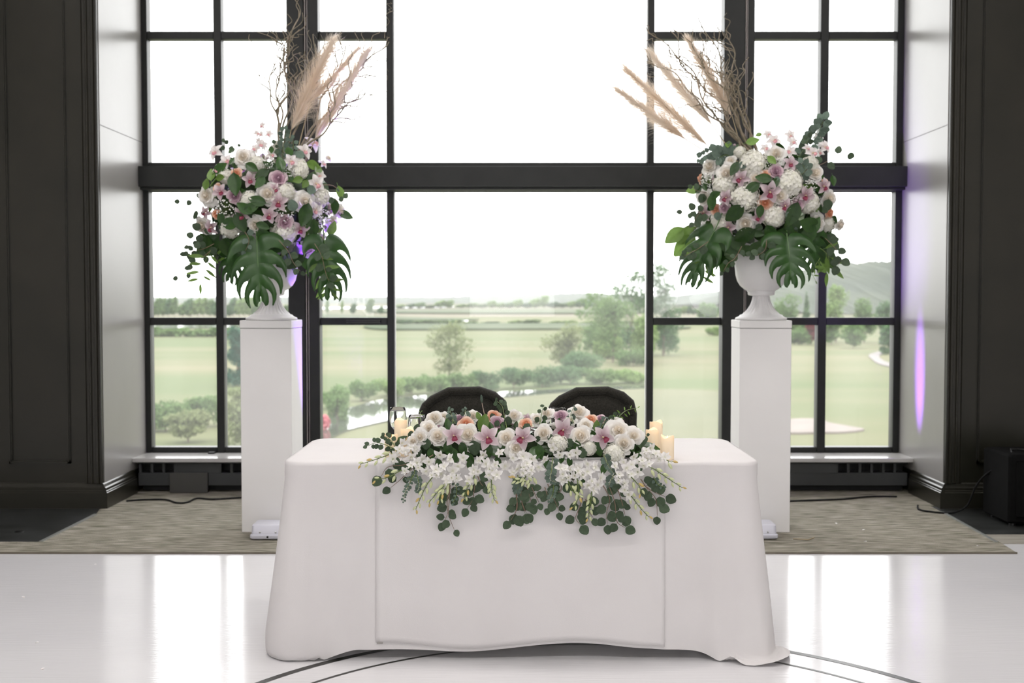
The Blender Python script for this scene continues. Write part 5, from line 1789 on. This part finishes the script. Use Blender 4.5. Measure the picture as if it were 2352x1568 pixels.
AR.sprig(pl(f6, [(560, 560), (500, 700), (480, 800), (470, 870)], 6.5), LANCE, .042, 8, name='leafy_stem', stem='stem')
AR.sprig(pl(f6, [(960, 500), (880, 640), (800, 700), (740, 800)], 6.42), DOLLAR, .018, 6, stem='stem_red')
AR.sprig(pl(f6, [(1260, 420), (1240, 540), (1160, 600), (1090, 600)], 6.40), DOLLAR, .024, 6)
AR.sprig(pl(f6, [(1960, 400), (2080, 520), (2150, 640), (2120, 720)], 6.5), DOLLAR, .027, 7, taper=.1)
AR.sprig(pl(f6, [(1900, 520), (1990, 600), (2010, 720), (1990, 780)], 6.55), LANCE, .05, 7, name='leafy_stem', stem='stem')
AR.sprig(pl(f6, [(1900, 640), (1850, 720), (1800, 800), (1840, 900)], 6.45), LANCE, .018, 6, name='leafy_stem', stem='stem')
for i, (b, t, w, sd, os_) in enumerate((((1578, 322), (1412, 202), .042, 11, .0), ((1626, 335), (1430, 152), .060, 12, .3), ((1637, 288), (1488, 116), .055, 13, -.3), ((1682, 268), (1578, 86), .050, 14, 0))):
    plume(AR, at(1700 + i * 6, 400, 6.78), at(*b, 6.72 + .03 * i), at(*t, 6.66 + .05 * i), w * 1.75, sd, 2900, os_)
for i, (fx, fy, tx, ty, Y0, Y1, cu, tw) in enumerate(((1726, 350, 1604, 76, 6.8, 6.9, .034, 7), (1720, 350, 1530, 78, 6.82, 6.85, .030, 7), (1715, 350, 1497, 50, 6.85, 6.9, .030, 5), (1730, 350, 1578, 70, 6.8, 6.75, .028, 7), (1728, 350, 1664, 66, 6.84, 6.92, .026, 6),
                                                      (1722, 350, 1490, 122, 6.8, 6.72, .022, 5), (1735, 350, 1592, 110, 6.86, 6.95, .030, 5), (1740, 350, 1606, 40, 6.8, 6.84, .026, 3), (1706, 350, 1640, 230, 6.76, 6.72, .020, 2), (1738, 350, 1672, 170, 6.82, 6.86, .018, 3))):
    curly(AR, at(fx, fy, Y0), at(tx, ty, Y1), 200 + i, cu, tw + 3)
curly(AR, at(1685, 225, 6.80), at(1716, 205, 6.7), 260, .022, 1, .0025)

# ------------------------------------------------------------------ long low arrangement on the table
AT = Arr('flower_garland', (at(1215, 1040, 4.5).x, 4.5, TT), 'long low garland of white roses, pink orchids and trailing eucalyptus along the table front')
f7, f8 = pix(820, 870, 4.355), pix(1180, 870, 4.355)


def tdepth(py):
    if py > 1072: return 4.285
    if py > 1000: return 4.285 + (1072 - py) / 72 * .075
    return 4.36 + (1000 - py) / 70 * .26


def tp(px, py, dy=0.0):
    return at(px, py, tdepth(py) + dy)


# hidden foam trays on the table
x0, x1 = at(955, 1040, 4.5).x, at(1475, 1040, 4.5).x
for k in range(3):
    a, b = x0 + (x1 - x0) * k / 3 + .01, x0 + (x1 - x0) * (k + 1) / 3 - .01
    AT.mesh(MB().cbox(a, b, 4.43, 4.62, TT, TT + .08, .01), 'foam_tray', M['foam'], True)
rt = random.Random(3)
for i in range(150):
    x = rt.uniform(x0 - .03, x1 + .03)
    y = rt.uniform(4.36, 4.74)
    q = 1 - ((y - 4.53) / .22) ** 2
    z = TT + .02 + .085 * max(0, q) * rt.uniform(.5, 1)
    n = Vector((rt.uniform(-.3, .3), (y - 4.53) * 4, .8)).normalized()
    tg = Vector((rt.gauss(0, 1), rt.gauss(0, 1) - .5, rt.gauss(0, .3)))
    tg = (tg - n * tg.dot(n)).normalized()
    AT.put(LEAF, 'leaf', frame_y((x, y, z), tg + n * .1, n, rt.uniform(.05, .085)))
tf7 = [('V', 775, 395, 88, .02), ('W', 720, 490, 80, .0), ('V', 810, 572, 102, 0), ('W', 1110, 560, 118, 0), ('V', 1495, 590, 100, 0), ('W', 1590, 690, 90, 0), ('W', 630, 580, 78, 0), ('W', 560, 620, 60, 0), ('P', 1090, 455, 82, .03), ('P', 1365, 375, 76, .06), ('P', 1690, 452, 68, .03), ('M', 1030, 400, 58, .06), ('M', 1400, 440, 80, .04), ('W', 1160, 370, 70, .08), ('W', 1570, 370, 75, .08), ('C', 965, 570, 105, -.02), ('C', 1305, 590, 122, -.02), ('C', 1660, 595, 118, -.02), ('C', 1700, 395, 50, .08), ('M', 960, 400, 50, .1), ('W', 870, 380, 60, .06)]
tf8 = [('V', 300, 545, 95, 0), ('W', 330, 350, 75, .08), ('W', 650, 335, 95, .08), ('V', 670, 570, 112, 0), ('W', 720, 470, 80, .04), ('W', 1050, 520, 115, .0), ('V', 1100, 645, 100, -.01), ('W', 1200, 570, 90, 0), ('P', 770, 412, 68, .05), ('M', 470, 372, 72, .06), ('M', 870, 400, 52, .06), ('P', 850, 405, 40, .08), ('C', 495, 515, 118, -.02), ('C', 890, 585, 112, -.02), ('M', 1060, 440, 50, .05), ('W', 1010, 440, 70, .04), ('W', 230, 400, 65, .06), ('W', 560, 420, 60, .05),
       ('H', 450, 655, 95, 0), ('H', 1010, 760, 110, 0), ('H', 760, 700, 75, 0), ('W', 960, 500, 60, 0)]
for f, lst in ((f7, tf7), (f8, tf8)):
    for kind, u, v, r_, dy in lst:
        px, py = f(u, v)
        p = tp(px, py, dy)
        r = r_ / 4.355 * p.y / F
        tw = (CAMP - p).normalized()
        up = max(0, min(1, (1010 - py) / 70))
        z = tw + Vector((rt.uniform(-.25, .25), 0, .15 + .7 * up + rt.uniform(-.1, .1)))
        if kind in 'WVPM':
            AT.rose({'W': 'white', 'P': 'peach', 'M': 'mauve', 'V': 'white'}[kind], p, z, r * 1.15, 1 if (kind == 'W' and rt.random() < .6) else rt.choice((0, 2)))
        elif kind == 'C':
            AT.cym('pink', p, z + Vector((rt.uniform(-.3, .3), 0, rt.uniform(-.3, .2))), r * 1.12, rt.uniform(-.7, .7))
        else:
            AT.put(HYD[0], 'hydrangea', frame(p + Vector((0, .02, 0)), z, s=r))
# roses on the side turned to the chairs
for i in range(20):
    x = x0 + (x1 - x0) * (i + .5) / 20
    p = Vector((x, rt.uniform(4.62, 4.72), TT + rt.uniform(.06, .11)))
    z = Vector((rt.uniform(-.3, .3), .8, .7))
    q = rt.random()
    if q < .6: AT.rose('white', p, z, .034)
    elif q < .75: AT.rose('mauve', p, z, .028)
    elif q < .88: AT.rose('peach', p, z, .026)
    else: AT.cym('pink', p, z, .036)
# green leaves among the roses
for f, lst in ((f7, [('l', 1265, 440, 95, 1), ('L', 910, 450, 60, 1), ('E', 690, 650, 58, 0), ('E', 600, 730, 55, 0), ('L', 910, 700, 80, -1), ('L', 1060, 700, 75, -1), ('E', 1170, 690, 75, -1), ('L', 740, 750, 65, -1), ('L', 1130, 800, 70, -1), ('E', 1360, 380, 38, 1), ('E', 1400, 445, 32, 1), ('E', 1700, 490, 48, 0), ('L', 1340, 480, 50, 1), ('L', 1460, 500, 50, 1), ('E', 540, 555, 36, 1), ('E', 600, 490, 40, 1), ('l', 1215, 370, 45, 1), ('E', 1510, 420, 45, 1), ('L', 1590, 460, 40, 1), ('L', 1320, 720, 70, -1), ('L', 1480, 720, 60, -1), ('L', 650, 870, 60, -1), ('E', 440, 870, 55, -1), ('E', 390, 870, 35, -1), ('L', 1130, 860, 60, -1), ('L', 970, 790, 70, -1), ('L', 820, 850, 60, -1), ('L', 1260, 790, 60, -1), ('L', 1410, 830, 60, -1)]),
               (f8, [('l', 830, 470, 60, 1), ('L', 790, 570, 70, 0), ('L', 640, 680, 70, -1), ('L', 850, 700, 80, -1), ('E', 690, 745, 50, -1), ('E', 365, 730, 35, -1), ('E', 240, 600, 32, 0), ('E', 130, 490, 45, 1), ('L', 260, 730, 80, -1), ('E', 560, 640, 48, -1), ('L', 1190, 690, 50, -1), ('E', 1240, 900, 50, -1), ('L', 440, 430, 45, 1), ('L', 300, 440, 40, 1), ('E', 540, 440, 40, 1), ('E', 370, 585, 38, 0), ('L', 590, 960, 60, -1), ('L', 1250, 760, 50, -1), ('L', 690, 1000, 55, -1), ('L', 330, 850, 60, -1), ('L', 480, 800, 50, -1), ('L', 900, 900, 60, -1), ('L', 560, 830, 55, -1)])):
    for kind, u, v, r_, dn in lst:
        px, py = f(u, v)
        p = tp(px, py, .012)
        ln = 2 * r_ / 4.355 * p.y / F
        tg = Vector((rt.uniform(-.5, .5), 0, dn if dn else rt.choice((-.6, .6)))).normalized()
        tw = (CAMP - p).normalized()
        AT.put({'L': LEAF, 'l': LEAFL, 'E': DOLLAR}[kind], 'leaf', frame_y(p - tg * ln * .5, tg, tw + Vector((rt.uniform(-.4, .4), 0, .3)), ln))
# loose white dendrobium blooms over the edge
for f, lst in ((f7, [(450, 640), (540, 780), (480, 720), (590, 690), (830, 760), (870, 880), (790, 910), (1010, 870), (930, 800), (1060, 790), (1220, 820), (1170, 910), (1330, 900), (1430, 740), (1560, 790), (1600, 900), (1560, 930), (1330, 960), (900, 1020), (1000, 1000), (360, 800), (650, 800), (720, 830), (1260, 760), (1480, 870), (1120, 1010), (960, 920), (690, 920), (1400, 960), (600, 840), (840, 950), (1290, 850), (1380, 860), (1660, 780), (1700, 850)]),
               (f8, [(100, 770), (250, 880), (120, 920), (180, 800), (50, 880), (460, 760), (470, 890), (570, 900), (640, 890), (740, 850), (740, 930), (870, 990), (740, 1060), (800, 1110), (1060, 960), (1170, 980), (1180, 860), (1270, 830), (1370, 690), (1430, 760), (1520, 780), (1090, 1080), (490, 1010), (1240, 930), (620, 740), (690, 960), (820, 880), (1130, 890), (1310, 740), (1150, 1160), (840, 1060), (310, 800), (560, 760), (1010, 870), (1100, 830), (1330, 800), (390, 690), (1200, 780)])):
    for u, v in lst:
        px, py = f(u, v)
        p = tp(px, py, -.012 + rt.uniform(-.015, .012))
        tw = (CAMP - p).normalized()
        AT.put(DEND[rt.randrange(3)], 'dendrobium', frame(p, tw + Vector((rt.uniform(-1, 1), 0, rt.uniform(-.8, .7))), s=.0255 * rt.uniform(.85, 1.15), roll=rt.uniform(-.8, .8)))


def tl(f, pts, dy=0):
    return [tp(*f(u, v), dy) for u, v in pts]


for f, pts, nf, nb in ((f7, [(620, 690), (400, 730), (200, 800), (40, 850)], 5, 8), (f7, [(640, 860), (450, 910), (320, 980), (190, 1005)], 3, 6), (f7, [(800, 930), (710, 1040), (640, 1180), (590, 1300)], 2, 9), (f7, [(940, 960), (880, 1060), (800, 1140), (725, 1230)], 2, 9),
                       (f7, [(1200, 900), (1160, 1000), (1100, 1100), (1075, 1190)], 2, 8), (f7, [(1330, 900), (1345, 1020), (1350, 1120), (1375, 1210)], 3, 8), (f7, [(1640, 880), (1690, 960), (1650, 1010), (1560, 1000)], 2, 6), (f7, [(1000, 960), (900, 1080), (840, 1150), (830, 1210)], 1, 7),
                       (f8, [(480, 880), (540, 1020), (600, 1130), (660, 1180)], 3, 7), (f8, [(620, 900), (640, 1040), (650, 1180), (600, 1280)], 2, 8), (f8, [(760, 1000), (780, 1150), (760, 1280), (750, 1390)], 3, 9), (f8, [(1020, 940), (1140, 1120), (1250, 1270), (1345, 1375)], 4, 9), (f8, [(1250, 820), (1400, 900), (1550, 1000), (1680, 1085)], 3, 10),
                       (f8, [(1150, 950), (1220, 1030), (1260, 1080), (1275, 1140)], 1, 5), (f8, [(1300, 730), (1400, 760), (1500, 800), (1575, 830)], 5, 2), (f8, [(150, 900), (180, 980), (140, 1030), (20, 1000)], 2, 6)):
    AT.spray(tl(f, pts, -.012), nf, nb, .021)
for f, pts, n_, sz in ((f7, [(760, 760), (560, 890), (430, 1010), (345, 1080)], 5, .027), (f7, [(700, 800), (460, 860), (310, 880), (250, 960)], 4, .036), (f7, [(930, 1060), (925, 1180), (910, 1330), (875, 1420)], 7, .033), (f7, [(930, 1100), (900, 1230), (920, 1370), (970, 1500)], 5, .026),
                       (f7, [(1180, 1000), (1170, 1130), (1150, 1220), (1110, 1280)], 6, .030), (f7, [(1200, 950), (1230, 1030), (1260, 1070)], 3, .033), (f7, [(1590, 1080), (1600, 1200), (1600, 1300), (1540, 1410)], 6, .034), (f7, [(1640, 1100), (1650, 1230), (1690, 1330)], 4, .033), (f7, [(960, 1080), (1010, 1160), (1100, 1190)], 4, .032),
                       (f8, [(180, 1080), (210, 1150), (250, 1230)], 5, .024), (f8, [(340, 1050), (370, 1130), (420, 1240), (450, 1320)], 6, .031), (f8, [(310, 1080), (340, 1180), (345, 1280)], 4, .031), (f8, [(690, 1190), (660, 1280), (620, 1390), (660, 1450)], 6, .033), (f8, [(720, 1200), (740, 1300), (790, 1380)], 4, .031),
                       (f8, [(890, 1060), (960, 1200), (930, 1330), (935, 1440)], 7, .031), (f8, [(940, 1040), (1010, 1230), (1030, 1420), (1100, 1480)], 8, .032), (f8, [(1040, 1100), (1090, 1260), (1110, 1350)], 5, .029), (f8, [(1270, 1000), (1330, 1090), (1420, 1200), (1435, 1360)], 6, .032), (f8, [(1300, 1060), (1400, 1130), (1500, 1170)], 5, .033), (f8, [(480, 1040), (470, 1120), (440, 1130)], 4, .030),
                       (f8, [(560, 950), (590, 1000), (600, 1030)], 3, .036), (f8, [(130, 1050), (150, 1140), (180, 1240)], 3, .033), (f8, [(60, 1120), (80, 1230), (110, 1330)], 3, .033), (f8, [(20, 1130), (30, 1250), (20, 1330)], 2, .034)):
    AT.sprig(tl(f, pts, .006), DOLLAR, sz, n_, taper=.05, jitter=.28)
for f, pts, n_, sz in ((f7, [(560, 960), (520, 1060), (480, 1140), (465, 1220)], 16, .012), (f7, [(600, 960), (620, 1060), (600, 1120)], 16, .013), (f7, [(580, 900), (560, 980), (500, 1000)], 14, .012), (f7, [(960, 1000), (1000, 1120), (960, 1240)], 12, .013), (f7, [(1600, 1000), (1610, 1080), (1590, 1130)], 16, .018),
                       (f8, [(390, 780), (380, 900), (370, 1000), (420, 1030)], 24, .019), (f8, [(900, 760), (940, 850), (1000, 940)], 20, .018), (f8, [(40, 960), (50, 1060), (20, 1100)], 16, .018), (f8, [(400, 1060), (390, 1150), (360, 1210)], 12, .015), (f8, [(1000, 960), (980, 1000), (950, 1060)], 12, .018), (f8, [(1400, 980), (1440, 1050), (1500, 1080)], 8, .012)):
    AT.sprig(tl(f, pts, -.004), DOLLARB, sz, n_, name='baby_eucalyptus', stem='stem', taper=.4)
# upright sprigs
for f, pts, lf, n_, sz in ((f7, [(960, 470), (950, 380), (930, 310)], DOLLARB, 9, .020), (f7, [(1110, 420), (1080, 350), (1085, 310)], DOLLARB, 6, .020), (f7, [(1500, 500), (1470, 350), (1450, 270), (1405, 225)], DOLLAR, 12, .021), (f7, [(400, 740), (360, 640), (310, 590), (280, 570)], DOLLAR, 10, .018), (f7, [(380, 700), (260, 650), (180, 640), (110, 670)], DOLLAR, 9, .018), (f7, [(660, 520), (630, 370), (640, 330)], LANCE, 6, .014), (f7, [(980, 440), (960, 400), (990, 350)], DOLLARB, 6, .016),
                           (f8, [(260, 450), (280, 340), (290, 290)], DOLLAR, 5, .021), (f8, [(600, 440), (570, 360), (600, 280)], DOLLARB, 7, .017), (f8, [(1020, 420), (1080, 350), (1140, 310), (1235, 290)], LANCE, 9, .020), (f8, [(860, 520), (890, 460), (920, 400)], DOLLARB, 12, .019), (f8, [(1010, 430), (1030, 390), (1040, 360)], DOLLAR, 4, .024), (f8, [(1170, 600), (1250, 570), (1320, 560)], DOLLAR, 3, .020)):
    AT.sprig(tl(f, pts, .02), lf, sz, n_, stem='stem', taper=.25)
sb = tl(f7, [(1275, 360), (1260, 290), (1250, 240)], .08)
AT.mesh(MB().tube(sb, .0018, 5), 'bud_stem', M['stem_red'])
AT.put(bpy.data.meshes['seed_bud'], 'seed_bud', frame(sb[-1], Vector((-.1, 0, 1)), s=(.026, .026, .036)))

# ------------------------------------------------------------------ scraps on the floor
petal = MB()
tepal(petal, 0, 1.0, .4, .2, .1, n=5)
pm_ = petal.mesh('fallen_petal', M['cym_pale'], 'all')
for i, (px, py, z) in enumerate(((80, 1476, .001), (95, 1538, .001), (56, 1372, .001), (224, 1296, .001))):
    p = on_z(px, py, z)
    tag(inst(pm_, 'fallen_petal', None, Matrix.Translation(p) @ Matrix.Rotation(i * 1.3, 4, 'Z') @ Matrix.Scale(.016, 4)), 'tiny white petal scrap fallen on the glossy floor at the left', 'petal', 'fallen petals on the white floor')
for i, (px, py) in enumerate(((400, 1485), (1986, 1216), (2250, 1255))):
    pass
for i, (px, py, z) in enumerate(((1980, 1217, .007), (1922, 1203, .007), (2250, 1254, .007), (1985, 1243, .007))):
    p = on_z(px, py, z)
    tag(inst(pm_, 'fallen_petal', None, Matrix.Translation(p) @ Matrix.Rotation(i * 1.7, 4, 'Z') @ Matrix.Scale(.018, 4)), 'tiny white petal scrap fallen on the carpet at the right', 'petal', 'fallen petals on the carpet')
tag(MB().tube([on_z(1822, 1237, .009), on_z(1840, 1238, .012), on_z(1856, 1239, .009), on_z(1870, 1234, .010)], .003, 6).obj('twig', M['pampas_stem'], None, 'all'), 'short tan twig lying on the carpet beside the right pedestal', 'twig')
